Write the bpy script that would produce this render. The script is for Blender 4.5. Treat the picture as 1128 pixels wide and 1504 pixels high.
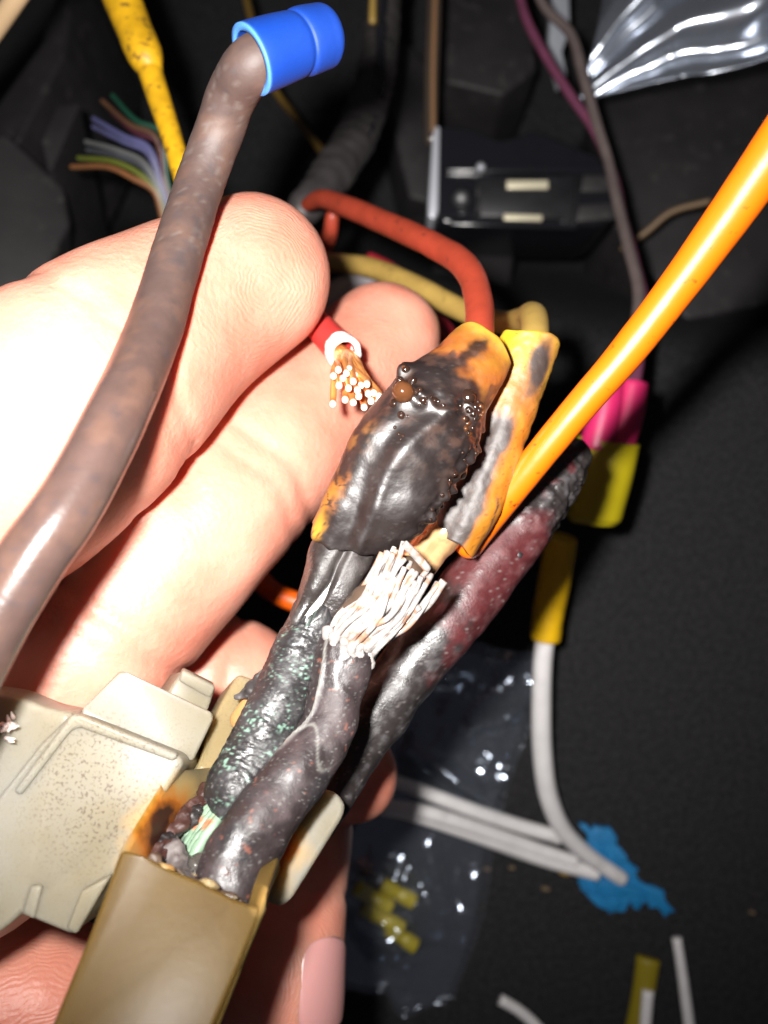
import bpy, bmesh, math, random
import numpy as np
from mathutils import Vector, Matrix

random.seed(7); rng = np.random.default_rng(7)
for o in list(bpy.data.objects): bpy.data.objects.remove(o)
scene = bpy.context.scene
COL = scene.collection

# ------------------------------------------------------------------ camera, world, light, exposure
F = 1300.0            # focal length in photo pixels (photo 1128 wide)
H = 178.0             # height of the lens over the black liner, mm
def P(px, py, d):     # photo pixel + distance (mm) -> position in mm
    return np.array(((px-564)*d/F, -(py-752)*d/F, H-d))
cam_d = bpy.data.cameras.new('camera'); cam = bpy.data.objects.new('camera', cam_d); COL.objects.link(cam)
cam.location = (0, 0, H*.001); cam.rotation_euler = (0, 0, 0)
cam_d.sensor_fit = 'HORIZONTAL'; cam_d.sensor_width = 36; cam_d.lens = F/1128*36
cam_d.clip_start = .005; cam_d.clip_end = 20
cam_d.dof.use_dof = True; cam_d.dof.focus_distance = .080; cam_d.dof.aperture_fstop = cam_d.lens/1.2
scene.camera = cam
world = bpy.data.worlds.new('World'); scene.world = world; world.use_nodes = True
bg = world.node_tree.nodes['Background']; bg.inputs[0].default_value = (.9, .85, 1, 1); bg.inputs[1].default_value = .035
# the phone's flash, 12 mm up and to the left of its lens
fl = bpy.data.lights.new('phone_flash', 'SPOT'); flo = bpy.data.objects.new('phone_flash', fl); COL.objects.link(flo)
fl.energy = 1.7; fl.shadow_soft_size = .0028; fl.color = (1, .965, .93); fl.spot_size = math.radians(110); fl.spot_blend = 1.0
flo.location = (-.0095, .0075, H*.001)
_t = Vector(P(480, 480, 90)*.001) - flo.location
flo.rotation_euler = _t.to_track_quat('-Z', 'Y').to_euler()
scene.view_settings.view_transform = 'Standard'; scene.view_settings.look = 'None'
scene.view_settings.exposure = 0; scene.view_settings.gamma = 1; scene.view_settings.use_curve_mapping = False
scene.render.engine = 'CYCLES'
scene.render.resolution_x = 768; scene.render.resolution_y = 1024

# ------------------------------------------------------------------ helpers
def nrm(v): v = np.asarray(v, float); return v/max(np.linalg.norm(v), 1e-9)
def hash3(i, j, k, s):
    n = (i*374761393 + j*668265263 + k*2147483647 + s*1274126177) & 0xffffffff
    n = ((n ^ (n >> 13))*1274126177) & 0xffffffff
    n = ((n ^ (n >> 16))*2246822519) & 0xffffffff
    return ((n ^ (n >> 15)) & 0xffff)/65535.0
def vnoise(p, sc, s=0):
    q = np.asarray(p)*sc; b = np.floor(q).astype(np.int64); f = q-b; f = f*f*(3-2*f); r = 0
    for dx in (0, 1):
        for dy in (0, 1):
            for dz in (0, 1):
                w = (f[..., 0] if dx else 1-f[..., 0])*(f[..., 1] if dy else 1-f[..., 1])*(f[..., 2] if dz else 1-f[..., 2])
                r = r + w*hash3(b[..., 0]+dx, b[..., 1]+dy, b[..., 2]+dz, s)
    return r
def fbm(p, sc, s=0, n=4):
    r = 0; a = .5
    for i in range(n): r = r + a*vnoise(p, sc*2**i, s+i*17); a *= .5
    return r/(1-.5**n)
def sst(x, a, b): t = np.clip((np.asarray(x, float)-a)/(b-a), 0, 1); return t*t*(3-2*t)
def mixc(c, d, f): f = np.clip(f, 0, 1)[..., None]; return c*(1-f)+np.asarray(d)*f
def lin(r, g, b): return tuple(((c/255)/12.92 if c/255 <= .04045 else ((c/255+.055)/1.055)**2.4) for c in (r, g, b))

def spline(pts, n):
    a = np.asarray(pts, float)
    if len(a) == 2: a = np.array([a[0], a[0]*.67+a[1]*.33, a[0]*.33+a[1]*.67, a[1]])
    seg = np.linalg.norm(np.diff(a[:, :3], axis=0), axis=1)**.5; kn = np.concatenate([[0], np.cumsum(seg)])
    e0 = a[0]*2-a[1]; e1 = a[-1]*2-a[-2]; b = np.vstack([e0, a, e1])
    kk = np.concatenate([[-seg[0]], kn, [kn[-1]+seg[-1]]])
    def ev(t):
        i = min(max(np.searchsorted(kn, t, 'right')-1, 0), len(kn)-2)+1
        t0, t1, t2, t3 = kk[i-1:i+3]; p0, p1, p2, p3 = b[i-1:i+3]
        A1 = p0*(t1-t)/(t1-t0)+p1*(t-t0)/(t1-t0); A2 = p1*(t2-t)/(t2-t1)+p2*(t-t1)/(t2-t1); A3 = p2*(t3-t)/(t3-t2)+p3*(t-t2)/(t3-t2)
        B1 = A1*(t2-t)/(t2-t0)+A2*(t-t0)/(t2-t0); B2 = A2*(t3-t)/(t3-t1)+A3*(t-t1)/(t3-t1)
        return B1*(t2-t)/(t2-t1)+B2*(t-t1)/(t2-t1)
    fine = np.array([ev(t) for t in np.linspace(0, kn[-1], max(60, n*2))])
    L = np.concatenate([[0], np.cumsum(np.linalg.norm(np.diff(fine[:, :3], axis=0), axis=1))])
    u = np.linspace(0, L[-1], n)
    return np.stack([np.interp(u, L, fine[:, c]) for c in range(a.shape[1])], 1)

def pix(pts):   # [(px,py,d,half width px)] -> [(x,y,z,r)] mm
    return [(*P(a, b, d), w*d/F) for a, b, d, w in pts]

def link(name, me, mat, parent=None, smooth=True):
    n = len(me.vertices); co = np.empty(n*3); me.vertices.foreach_get('co', co); co = co.reshape(-1, 3)
    c = (co.min(0)+co.max(0))/2
    me.vertices.foreach_set('co', (co-c).ravel()); me.update()
    if smooth: me.polygons.foreach_set('use_smooth', [True]*len(me.polygons))
    o = bpy.data.objects.new(name, me); COL.objects.link(o)
    w = Vector(c)
    if parent is not None:
        o.parent = parent; q = parent
        while q is not None: w = w-q.location; q = q.parent
    o.location = w
    if mat is not None and not me.materials: me.materials.append(mat)
    return o
def meshobj(name, V, Fc, mat, parent=None, col=None, smooth=True, extra=None):
    me = bpy.data.meshes.new(name); me.from_pydata((np.asarray(V)*.001).tolist(), [], Fc)
    if col is not None:
        at = me.color_attributes.new('Col', 'FLOAT_COLOR', 'POINT'); at.data.foreach_set('color', np.asarray(col, float).ravel())
    for k, v in (extra or {}).items():
        at = me.attributes.new(k, 'FLOAT', 'POINT'); at.data.foreach_set('value', np.asarray(v, float))
    me.validate(); return link(name, me, mat, parent, smooth)
def tag(o, label, cat, group=None, kind=None):
    if kind: o['kind'] = kind
    if label: o['label'] = label
    if cat: o['category'] = cat
    if group: o['group'] = group
    return o
def thing(name, loc, label, cat, group=None):
    o = bpy.data.objects.new(name, None); COL.objects.link(o); o.empty_display_size = .002
    o.location = Vector(np.asarray(loc)*.001); return tag(o, label, cat, group)

CAMP = np.array((0, 0, H))
def tube(name, pts, mat, parent=None, ns=20, nr=None, disp=None, colf=None, cap=(1, 1), hollow=0, flat=1.0, isw=False, transport=False, endj=None):
    """swept tube; pts (px,py,d,halfwidth px) or mm. disp(t,a,p,r)->mm outwards; colf(t,a,p)->rgba. angle 0 faces the lens, +90 the right of travel.
    cap 1 round, 0 flat, 2 open. hollow: wall thickness of a sleeve. endj(a,t_end)->mm shift of the rims"""
    q = np.array(pts if isw else pix(pts))
    L = np.linalg.norm(np.diff(q[:, :3], axis=0), axis=1).sum()
    if nr is None: nr = int(min(max(L/(q[:, 3].mean()*.5), 8), 160))
    s = spline(q, nr); c = s[:, :3]; r = s[:, 3]
    T = np.gradient(c, axis=0); T /= np.linalg.norm(T, axis=1)[:, None]
    if transport:
        N = np.zeros_like(T); v = np.cross(T[0], (0.3, .9, .2)); N[0] = nrm(v)
        for i in range(1, nr): v = N[i-1]-T[i]*np.dot(N[i-1], T[i]); N[i] = nrm(v)
    else:
        v = CAMP-c; N = v-T*(v*T).sum(1)[:, None]; N /= np.linalg.norm(N, axis=1)[:, None]
    B = np.cross(T, N)
    a = np.linspace(-math.pi, math.pi, ns, endpoint=False); t = np.linspace(0, 1, nr)
    ca, sa = np.cos(a), np.sin(a)
    def ringset(rad_off, d_on=True):
        base = c[:, None]+(r[:, None, None]-rad_off)*(N[:, None]*(ca*flat)[None, :, None]+B[:, None]*sa[None, :, None])
        if disp is not None and d_on:
            dd = disp(t[:, None]+0*a[None], a[None]+0*t[:, None], base, r[:, None]+0*a[None])
            base = base+dd[..., None]*(N[:, None]*ca[None, :, None]+B[:, None]*sa[None, :, None])
        if endj is not None:
            k0 = (1-np.clip(t*nr/6, 0, 1))[:, None]; k1 = (1-np.clip((1-t)*nr/6, 0, 1))[:, None]
            base = base+(T[:, None]*(endj(a, 0)[None]*k0+endj(a, 1)[None]*k1)[..., None])
        return base
    V = []; Fc = []; TT = []; AA = []
    def grid(base, flip=False, tt=t):
        o = sum(len(x) for x in V); n = base.shape[0]
        V.append(base.reshape(-1, 3)); TT.append(np.repeat(tt, ns)); AA.append(np.tile(a, n))
        for i in range(n-1):
            for j in range(ns):
                k = (j+1) % ns; f = (o+i*ns+j, o+(i+1)*ns+j, o+(i+1)*ns+k, o+i*ns+k)
                Fc.append(f[::-1] if flip else f)
        return o
    outer = ringset(0)
    if hollow:
        o1 = grid(outer); inner = ringset(hollow); o2 = grid(inner, True)
        e = (nr-1)*ns
        for j in range(ns):
            k = (j+1) % ns
            Fc.append((o1+j, o1+k, o2+k, o2+j)); Fc.append((o1+e+j, o2+e+j, o2+e+k, o1+e+k))
    else:
        rows = [outer]; tts = [t]
        for end, ci in ((0, cap[0]), (1, cap[1])):
            if ci == 2: continue
            i = 0 if end == 0 else nr-1; sg = -1 if end == 0 else 1
            ring = outer[i]; m = ring.mean(0); ex = []
            if ci == 1:
                for ph in (30, 55, 75): ex.append(m+(ring-m)*math.cos(math.radians(ph))+T[i]*sg*r[i]*math.sin(math.radians(ph)))
            else: ex.append(m+(ring-m)*.94+T[i]*sg*r[i]*.05)
            ex.append(m+(ring-m)*.02+T[i]*sg*r[i]*(1.0 if ci == 1 else .05))
            ex = np.array(ex)
            if end == 0: rows.insert(0, ex[::-1]); tts.insert(0, np.zeros(len(ex)))
            else: rows.append(ex); tts.append(np.ones(len(ex)))
        grid(np.vstack(rows), False, np.concatenate(tts))
    V = np.vstack(V); col = None
    if colf is not None: col = colf(np.concatenate(TT), np.concatenate(AA), V)
    return meshobj(name, V, Fc, mat, parent, col)

def slab(name, poly, thick, mat, parent=None, bevel=.5, seg=3, direction=None, smooth=True, cuts=0):
    """solid prism from a polygon of (px,py,d); extruded away from the lens along the polygon's own normal"""
    pts = np.array([P(*q) for q in poly]) if not isinstance(poly, np.ndarray) else poly
    c = pts.mean(0); n = np.zeros(3)
    for i in range(len(pts)): n += np.cross(pts[i]-c, pts[(i+1) % len(pts)]-c)
    n = nrm(n)
    if n[2] > 0: n = -n
    if direction is not None: n = nrm(direction)
    bm = bmesh.new()
    A = [bm.verts.new(p) for p in pts]; Bv = [bm.verts.new(p+n*thick) for p in pts]
    bm.faces.new(A); bm.faces.new(Bv[::-1])
    for i in range(len(A)): j = (i+1) % len(A); bm.faces.new((A[j], A[i], Bv[i], Bv[j]))
    bmesh.ops.recalc_face_normals(bm, faces=bm.faces)
    if bevel: bmesh.ops.bevel(bm, geom=list(bm.edges), offset=bevel, segments=seg, profile=.5, affect='EDGES', clamp_overlap=True)
    bmesh.ops.scale(bm, vec=(.001,)*3, verts=bm.verts)
    me = bpy.data.meshes.new(name); bm.to_mesh(me); bm.free()
    o = link(name, me, mat, parent, False)
    if smooth:
        for f in me.polygons: f.use_smooth = True
        try: me.set_sharp_from_angle(angle=math.radians(32))
        except Exception: pass
    return o

# ------------------------------------------------------------------ materials
def mat(name, color=None, rough=.5, attr=False, bump=0, bscale=900, var=0, vscale=300, metal=0, sss=0, sssr=(1, .4, .2), sscale=.001, spec=.5, coat=0, dirt=0, dirtc=(.02, .017, .015), dscale=500, dthr=.6, fine=0):
    m = bpy.data.materials.new(name); m.use_nodes = True; nt = m.node_tree; N = nt.nodes; Lk = nt.links; b = N['Principled BSDF']
    tc = N.new('ShaderNodeTexCoord'); geo = N.new('ShaderNodeNewGeometry')
    b.inputs['Metallic'].default_value = metal; b.inputs['Specular IOR Level'].default_value = spec
    b.inputs['Roughness'].default_value = rough
    if coat: b.inputs['Coat Weight'].default_value = coat; b.inputs['Coat Roughness'].default_value = .12
    if sss:
        b.inputs['Subsurface Weight'].default_value = sss; b.inputs['Subsurface Radius'].default_value = sssr; b.inputs['Subsurface Scale'].default_value = sscale
    def noise(sc, det=4):
        n = N.new('ShaderNodeTexNoise'); n.inputs['Scale'].default_value = sc; n.inputs['Detail'].default_value = det; Lk.new(geo.outputs['Position'], n.inputs['Vector']); return n.outputs['Fac']
    if attr:
        at = N.new('ShaderNodeVertexColor'); at.layer_name = 'Col'; src = at.outputs['Color']; Lk.new(at.outputs['Alpha'], b.inputs['Roughness'])
    else:
        rgb = N.new('ShaderNodeRGB'); rgb.outputs[0].default_value = (*color, 1); src = rgb.outputs[0]
    if var:
        mp = N.new('ShaderNodeMapRange'); Lk.new(noise(vscale), mp.inputs[0]); mp.inputs[1].default_value = .3; mp.inputs[2].default_value = .7; mp.inputs[3].default_value = 1-var; mp.inputs[4].default_value = 1+var
        mm = N.new('ShaderNodeVectorMath'); mm.operation = 'SCALE'; Lk.new(src, mm.inputs[0]); Lk.new(mp.outputs[0], mm.inputs['Scale']); src = mm.outputs[0]
    if dirt:
        mp = N.new('ShaderNodeMapRange'); Lk.new(noise(dscale, 6), mp.inputs[0]); mp.inputs[1].default_value = dthr; mp.inputs[2].default_value = dthr+.08; mp.inputs[4].default_value = dirt
        mx = N.new('ShaderNodeMix'); mx.data_type = 'RGBA'; Lk.new(mp.outputs[0], mx.inputs[0]); Lk.new(src, mx.inputs[6]); mx.inputs[7].default_value = (*dirtc, 1); src = mx.outputs[2]
    Lk.new(src, b.inputs['Base Color'])
    if bump:
        bp = N.new('ShaderNodeBump'); bp.inputs['Strength'].default_value = 1; bp.inputs['Distance'].default_value = bump*.001
        Lk.new(noise(bscale, 5), bp.inputs['Height']); Lk.new(bp.outputs[0], b.inputs['Normal'])
    return m

M = {}
M['burnt'] = mat('burnt_plastic', attr=True, bump=.035, bscale=3800, var=.15, vscale=1500)
M['sleeve'] = mat('scorched_shrink_tube', attr=True, bump=.03, bscale=2400, var=.08, vscale=700, spec=1.0)
M['brown'] = mat('brown_rubber', attr=True, bump=.02, bscale=2500, var=.1, vscale=600)
M['orange'] = mat('orange_insulation', (.74, .135, .002), .33, bump=.012, bscale=1500, dirt=.9, dirtc=(.10, .02, .004), dscale=700, dthr=.64, spec=1.0)
M['blue'] = mat('blue_vinyl', attr=True, bump=.02, bscale=1500, sss=.1, sscale=.0005)
M['redwire'] = mat('red_orange_insulation', (.33, .045, .022), .42, bump=.012, var=.12, dirt=.7, dirtc=(.05, .02, .015), dscale=900, dthr=.64)
M['red'] = mat('red_insulation', (.58, .045, .04), .4, sss=.15, sscale=.0008, bump=.01)
M['cut'] = mat('pale_cut_insulation', (.85, .72, .68), .5)
M['tan'] = mat('tan_insulation', (.36, .235, .06), .45, bump=.01, var=.12, dirt=.4, dscale=700, dthr=.62)
M['copper'] = mat('copper_strand', (.80, .34, .10), .33, metal=.6, var=.2, vscale=900)
M['copperend'] = mat('bright_copper_cut', (.95, .80, .68), .35, metal=.2)
M['tinned'] = mat('oxidised_strand', (.30, .275, .26), .42, metal=.1, var=.35, vscale=1300, bump=.04, bscale=3500, dirt=.75, dirtc=(.30, .13, .06), dscale=700, dthr=.56)
M['barrel'] = mat('copper_barrel', (.62, .36, .17), .24, metal=.45, var=.25, vscale=500, dirt=.5, dirtc=(.25, .13, .07), dscale=500, dthr=.55, bump=.02)
M['black'] = mat('black_plastic', (.012, .012, .014), .38, bump=.01, var=.3)
M['blackgloss'] = mat('glossy_black_plastic', (.010, .010, .013), .16, bump=.01, bscale=400)
M['trim'] = mat('dull_black_trim', (.016, .0145, .015), .62, bump=.04, bscale=1200, var=.3, vscale=120, dirt=.5, dirtc=(.05, .045, .045), dscale=300, dthr=.6)
M['chrome'] = mat('bright_metal', (.62, .64, .70), .35, metal=.35, bump=.01)
M['pin'] = mat('pale_metal_pin', (.72, .66, .48), .4, metal=.3)
M['white'] = mat('white_insulation', (.70, .68, .68), .42, bump=.008, var=.06, dirt=.25, dirtc=(.3, .29, .28), dscale=250, dthr=.6)
M['yellow'] = mat('yellow_shrink', (.72, .42, .006), .42, bump=.03, bscale=700, var=.08)
M['yellowdirty'] = mat('dirty_yellow_shrink', (.60, .33, .008), .5, bump=.05, bscale=900, var=.18, vscale=500, dirt=.75, dirtc=(.10, .055, .015), dscale=700, dthr=.57)
M['olive'] = mat('yellow_vinyl', (.36, .29, .006), .4, bump=.02)
M['pink'] = mat('magenta_vinyl', (.52, .018, .11), .38, bump=.02, sss=.1, sscale=.0006)
M['purple'] = mat('purple_insulation', (.13, .035, .07), .42, bump=.01, var=.15)
M['grey'] = mat('grey_brown_insulation', (.11, .085, .08), .45, bump=.01, var=.15)
M['bluetape'] = mat('blue_putty', (.006, .17, .40), .6, bump=.12, bscale=900, var=.15, vscale=500)
M['greencore'] = mat('verdigris_core', attr=True, bump=.06, bscale=2500)
M['nail'] = mat('fingernail', (.58, .29, .275), .3, sss=.35, sscale=.0008, bump=.006, bscale=500)

def nylon(name, base, burn, rough=.36, amber=(.36, .11, .012), char=(.03, .008, .004), speck=.5, speck_at=None):
    """cream nylon: amber and char stains spread from the burn centres [(point mm, radius mm)]"""
    m = bpy.data.materials.new(name); m.use_nodes = True; nt = m.node_tree; N = nt.nodes; Lk = nt.links; b = N['Principled BSDF']
    geo = N.new('ShaderNodeNewGeometry')
    def noise(sc, det=4):
        n = N.new('ShaderNodeTexNoise'); n.inputs['Scale'].default_value = sc; n.inputs['Detail'].default_value = det; Lk.new(geo.outputs['Position'], n.inputs['Vector']); return n.outputs['Fac']
    def maprange(src, a, c, lo, hi):
        mp = N.new('ShaderNodeMapRange'); Lk.new(src, mp.inputs[0]); mp.inputs[1].default_value = a; mp.inputs[2].default_value = c; mp.inputs[3].default_value = lo; mp.inputs[4].default_value = hi; return mp.outputs[0]
    def mixcol(f, s, c):
        mx = N.new('ShaderNodeMix'); mx.data_type = 'RGBA'; Lk.new(f, mx.inputs[0]); Lk.new(s, mx.inputs[6]); mx.inputs[7].default_value = (*c, 1); return mx.outputs[2]
    rgb = N.new('ShaderNodeRGB'); rgb.outputs[0].default_value = (*base, 1); src = rgb.outputs[0]
    src = mixcol(maprange(noise(75, 3), .38, .66, 0, .75), src, (base[0]*.72, base[1]*.62, base[2]*.42))
    if speck:
        v = N.new('ShaderNodeTexNoise'); v.inputs['Scale'].default_value = 4200; v.inputs['Detail'].default_value = 3; Lk.new(geo.outputs['Position'], v.inputs['Vector'])
        k = N.new('ShaderNodeMath'); k.operation = 'MULTIPLY'; Lk.new(maprange(v.outputs['Fac'], .56, .62, 0, speck), k.inputs[0]); Lk.new(maprange(noise(110, 2), .47, .62, 0, 1), k.inputs[1])
        kf = k.outputs[0]
        if speck_at:
            vd = N.new('ShaderNodeVectorMath'); vd.operation = 'DISTANCE'; Lk.new(geo.outputs['Position'], vd.inputs[0]); vd.inputs[1].default_value = tuple(np.asarray(speck_at[0])*.001)
            k2 = N.new('ShaderNodeMath'); k2.operation = 'MULTIPLY'; Lk.new(maprange(vd.outputs['Value'], speck_at[1]*.001, speck_at[1]*.0004, .12, 1), k2.inputs[0]); Lk.new(maprange(v.outputs['Fac'], .53, .66, 0, speck*.75), k2.inputs[1]); kf = k2.outputs[0]
        src = mixcol(kf, src, (.075, .046, .032))
    if burn:
        best = None
        nz = maprange(noise(420, 5), .25, .75, -1.0, 1.0)
        for pt, rad in burn:
            vd = N.new('ShaderNodeVectorMath'); vd.operation = 'DISTANCE'; Lk.new(geo.outputs['Position'], vd.inputs[0]); vd.inputs[1].default_value = tuple(np.asarray(pt)*.001)
            dv = N.new('ShaderNodeMath'); dv.operation = 'DIVIDE'; Lk.new(vd.outputs['Value'], dv.inputs[0]); dv.inputs[1].default_value = rad*.001
            if best is None: best = dv.outputs[0]
            else:
                mn = N.new('ShaderNodeMath'); mn.operation = 'MINIMUM'; Lk.new(best, mn.inputs[0]); Lk.new(dv.outputs[0], mn.inputs[1]); best = mn.outputs[0]
        ad = N.new('ShaderNodeMath'); ad.operation = 'MULTIPLY_ADD'; Lk.new(nz, ad.inputs[0]); ad.inputs[1].default_value = .28; Lk.new(best, ad.inputs[2])
        src = mixcol(maprange(ad.outputs[0], 1.7, .95, 0, .75), src, (.42, .25, .075))
        src = mixcol(maprange(ad.outputs[0], 1.2, .75, 0, 1), src, amber)
        src = mixcol(maprange(ad.outputs[0], .8, .5, 0, 1), src, char)
    Lk.new(src, b.inputs['Base Color'])
    b.inputs['Roughness'].default_value = rough; b.inputs['Specular IOR Level'].default_value = .18
    b.inputs['Subsurface Weight'].default_value = .7; b.inputs['Subsurface Radius'].default_value = (1, .85, .6); b.inputs['Subsurface Scale'].default_value = .005
    bp = N.new('ShaderNodeBump'); bp.inputs['Distance'].default_value = .000012; Lk.new(noise(1400, 5), bp.inputs['Height']); Lk.new(bp.outputs[0], b.inputs['Normal'])
    return m

# ------------------------------------------------------------------ the setting: black liner
def build_liner():
    n = 150; xs = np.linspace(-420, 420, n); xs = np.sign(xs)*np.abs(xs/420)**1.6*420
    X, Y = np.meshgrid(xs, xs, indexing='ij'); Q = np.stack([X, Y, 0*X], -1)
    deep = sst(Y+X*.15, 38, 78)*62 + sst(-X-Y*.2, 10, 70)*20
    Z = -deep + (fbm(Q, .02, 3)-.5)*5*sst(Y, 0, 60) + (fbm(Q, .25, 9)-.5)*.5
    V = np.stack([X, Y, Z], -1).reshape(-1, 3)
    Fc = [(i*n+j, (i+1)*n+j, (i+1)*n+j+1, i*n+j+1) for i in range(n-1) for j in range(n-1)]
    m = mat('black_felt', (.0165, .016, .017), .85, bump=.5, bscale=1300, var=.6, vscale=1100, dirt=.6, dirtc=(.045, .043, .043), dscale=700, dthr=.66, spec=.25)
    tag(meshobj('ground', V, Fc, m), None, None, kind='structure')
build_liner()
def linz(x, y):
    return -(sst(y+x*.15, 38, 78)*62 + sst(-x-y*.2, 10, 70)*20)

# ------------------------------------------------------------------ dark trim panels behind the hand
def trim_panel(poly, th, label, grp='dark trim panels in the background', bevel=1.0, m='trim'):
    return tag(slab('trim_panel', poly, th, M[m], None, bevel), label, 'trim panel', grp)
trim_panel([(-160, 370, 165), (5, 190, 172), (95, 275, 176), (105, 330, 176), (60, 420, 172), (-160, 520, 160)], 50, 'broad dull black trim panel behind the raised finger at frame edge')
trim_panel([(60, 205, 172), (82, 155, 176), (118, 150, 176), (78, 245, 172), (70, 250, 172)], 60, 'small grey-black trim tongue beside the thin coloured wires')
trim_panel([(-80, 260, 195), (60, 60, 205), (95, -60, 210), (112, -60, 210), (95, 80, 203), (30, 200, 195), (-60, 330, 190)], 40, 'long narrow slanting black trim rail left of the yellow shrink-wrapped wire')
trim_panel([(560, 85, 220), (600, 60, 222), (640, 110, 222), (640, 300, 218), (600, 290, 218), (575, 180, 220)], 30, 'round-topped black trim lug beside the black module')
trim_panel([(660, -40, 214), (770, -40, 214), (790, 100, 210), (740, 140, 208), (655, 120, 208)], 30, 'rough brownish-black foam pad above the black module', m='trim')
trim_panel([(640, 340, 214), (760, 340, 214), (750, 420, 208), (700, 470, 205), (630, 430, 207)], 45, 'flat black trim step below the black module')
trim_panel([(880, 130, 214), (1260, 60, 214), (1260, 420, 205), (1010, 470, 200), (900, 330, 207)], 40, 'large dull black trim panel behind the bright orange wire')

# ------------------------------------------------------------------ hand (one continuous mesh)
def build_hand():
    fingers = {
     'a': [(366, 408, 92, 8.3), (300, 447, 89.5, 9.0), (240, 485, 86.5, 9.7), (110, 588, 80, 11.3), (-60, 712, 78, 12.2), (-260, 850, 82, 12.5), (-520, 1000, 92, 13)],
     'b': [(563, 500, 112, 7.2), (515, 550, 109, 7.9), (450, 612, 105, 8.7), (355, 697, 99, 9.6), (230, 820, 94, 10.2), (100, 955, 91, 10.8), (-70, 1090, 90, 11.5), (-330, 1180, 95, 13)],
     'c': [(514, 1136, 109, 5.9), (470, 1104, 110, 6.5), (410, 1060, 111, 7.4), (330, 1003, 111, 8.5), (200, 1025, 108, 9.6), (40, 1080, 103, 11), (-250, 1200, 100, 14)],
     'd': [(413, 1545, 99, 6.2), (413, 1480, 99.5, 6.8), (416, 1390, 102, 7.0), (425, 1300, 106, 7.1), (425, 1200, 112, 7.6), (340, 1120, 117, 8.5), (180, 1100, 112, 10), (-80, 1200, 104, 12)],
     'e': [(120, 1500, 91, 8.3), (30, 1480, 90, 9.3), (-90, 1470, 91, 10.3), (-250, 1420, 97, 12), (-420, 1340, 100, 14)],
     'p': [(-230, 1080, 101, 17), (-420, 1150, 103, 21), (-640, 1220, 108, 22), (-900, 1300, 115, 21), (-1150, 1380, 122, 22)],
    }
    S = {k: spline([(*P(x, y, d), r) for x, y, d, r in v], 70) for k, v in fingers.items()}
    allp = np.vstack([v for v in S.values()]); lo = (allp[:, :3]-allp[:, 3:4]).min(0)-2; hi = (allp[:, :3]+allp[:, 3:4]).max(0)+2
    h = .62
    nx, ny, nz = (np.ceil((hi-lo)/h).astype(int)+1)
    gx, gy, gz = [lo[i]+h*np.arange(n) for i, n in enumerate((nx, ny, nz))]
    dist = np.full((nx, ny, nz), 9.0, np.float32)
    K = .9
    for k, s in S.items():
        f = np.full((nx, ny, nz), 9.0, np.float32)
        for x, y, z, r in s:
            R = r+4
            i0, i1 = np.searchsorted(gx, (x-R, x+R)); j0, j1 = np.searchsorted(gy, (y-R, y+R)); k0, k1 = np.searchsorted(gz, (z-R, z+R))
            dd = np.sqrt((gx[i0:i1, None, None]-x)**2+(gy[None, j0:j1, None]-y)**2+(gz[None, None, k0:k1]-z)**2)-r
            v = f[i0:i1, j0:j1, k0:k1]; np.minimum(v, dd, out=v)
        kk = .45 if k in 'ab' else K
        hh = np.clip(.5+.5*(dist-f)/kk, 0, 1); dist = dist*(1-hh)+f*hh-kk*hh*(1-hh)
    # creases of the finger joints
    creases = [('a', .255, .42, .8), ('a', .275, .25, .6), ('a', .33, .2, .7), ('a', .56, .5, 1.0), ('b', .30, .35, .8), ('b', .325, .25, .7), ('b', .53, .5, .9), ('b', .56, .3, .7), ('c', .30, .5, .8), ('c', .36, .3, .7), ('d', .22, .3, .7), ('e', .25, .3, .8)]
    G = np.stack(np.meshgrid(gx, gy, gz, indexing='ij'), -1).astype(np.float32)
    for k, t, dp, w in creases:
        s = S[k]; i = int(t*69); c = s[i, :3]; T = nrm(s[i+1, :3]-s[i-1, :3]); r = s[i, 3]
        i0, i1 = np.searchsorted(gx, (c[0]-r*1.4, c[0]+r*1.4)); j0, j1 = np.searchsorted(gy, (c[1]-r*1.4, c[1]+r*1.4)); k0, k1 = np.searchsorted(gz, (c[2]-r*1.4, c[2]+r*1.4))
        g = G[i0:i1, j0:j1, k0:k1]-c; ax = g@T + (vnoise(g, .25, 5)-.5)*2.0
        dist[i0:i1, j0:j1, k0:k1] += dp*np.exp(-(ax/w)**2)*np.clip((r*1.35-np.linalg.norm(g, axis=-1))/2, 0, 1)
    # a little unevenness of flesh
    dist += ((vnoise(G, .16, 2)-.5)*.5+(vnoise(G, .4, 3)-.5)*.07).astype(np.float32)
    # surface nets
    ins = dist < 0
    cell = np.zeros((nx-1, ny-1, nz-1), np.int8); cor = [(a, b, c) for a in (0, 1) for b in (0, 1) for c in (0, 1)]
    def sub(A, o): return A[o[0]:nx-1+o[0], o[1]:ny-1+o[1], o[2]:nz-1+o[2]]
    for o in cor: cell += sub(ins, o)
    act = (cell > 0) & (cell < 8); idx = np.full(act.shape, -1, np.int64); ii = np.argwhere(act); idx[act] = np.arange(len(ii))
    acc = np.zeros((len(ii), 3)); cnt = np.zeros(len(ii))
    for o in cor:
        for ax in range(3):
            if o[ax]: continue
            o2 = list(o); o2[ax] = 1
            f0 = dist[ii[:, 0]+o[0], ii[:, 1]+o[1], ii[:, 2]+o[2]]; f1 = dist[ii[:, 0]+o2[0], ii[:, 1]+o2[1], ii[:, 2]+o2[2]]
            x = (f0 < 0) != (f1 < 0); u = np.where(x, f0/np.where(x, f0-f1, 1), 0)
            p = np.array(o, float)[None]+0*acc; p[:, ax] += u
            acc[x] += p[x]; cnt[x] += 1
    V = lo+h*(ii+acc/cnt[:, None])
    Fc = []
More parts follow.
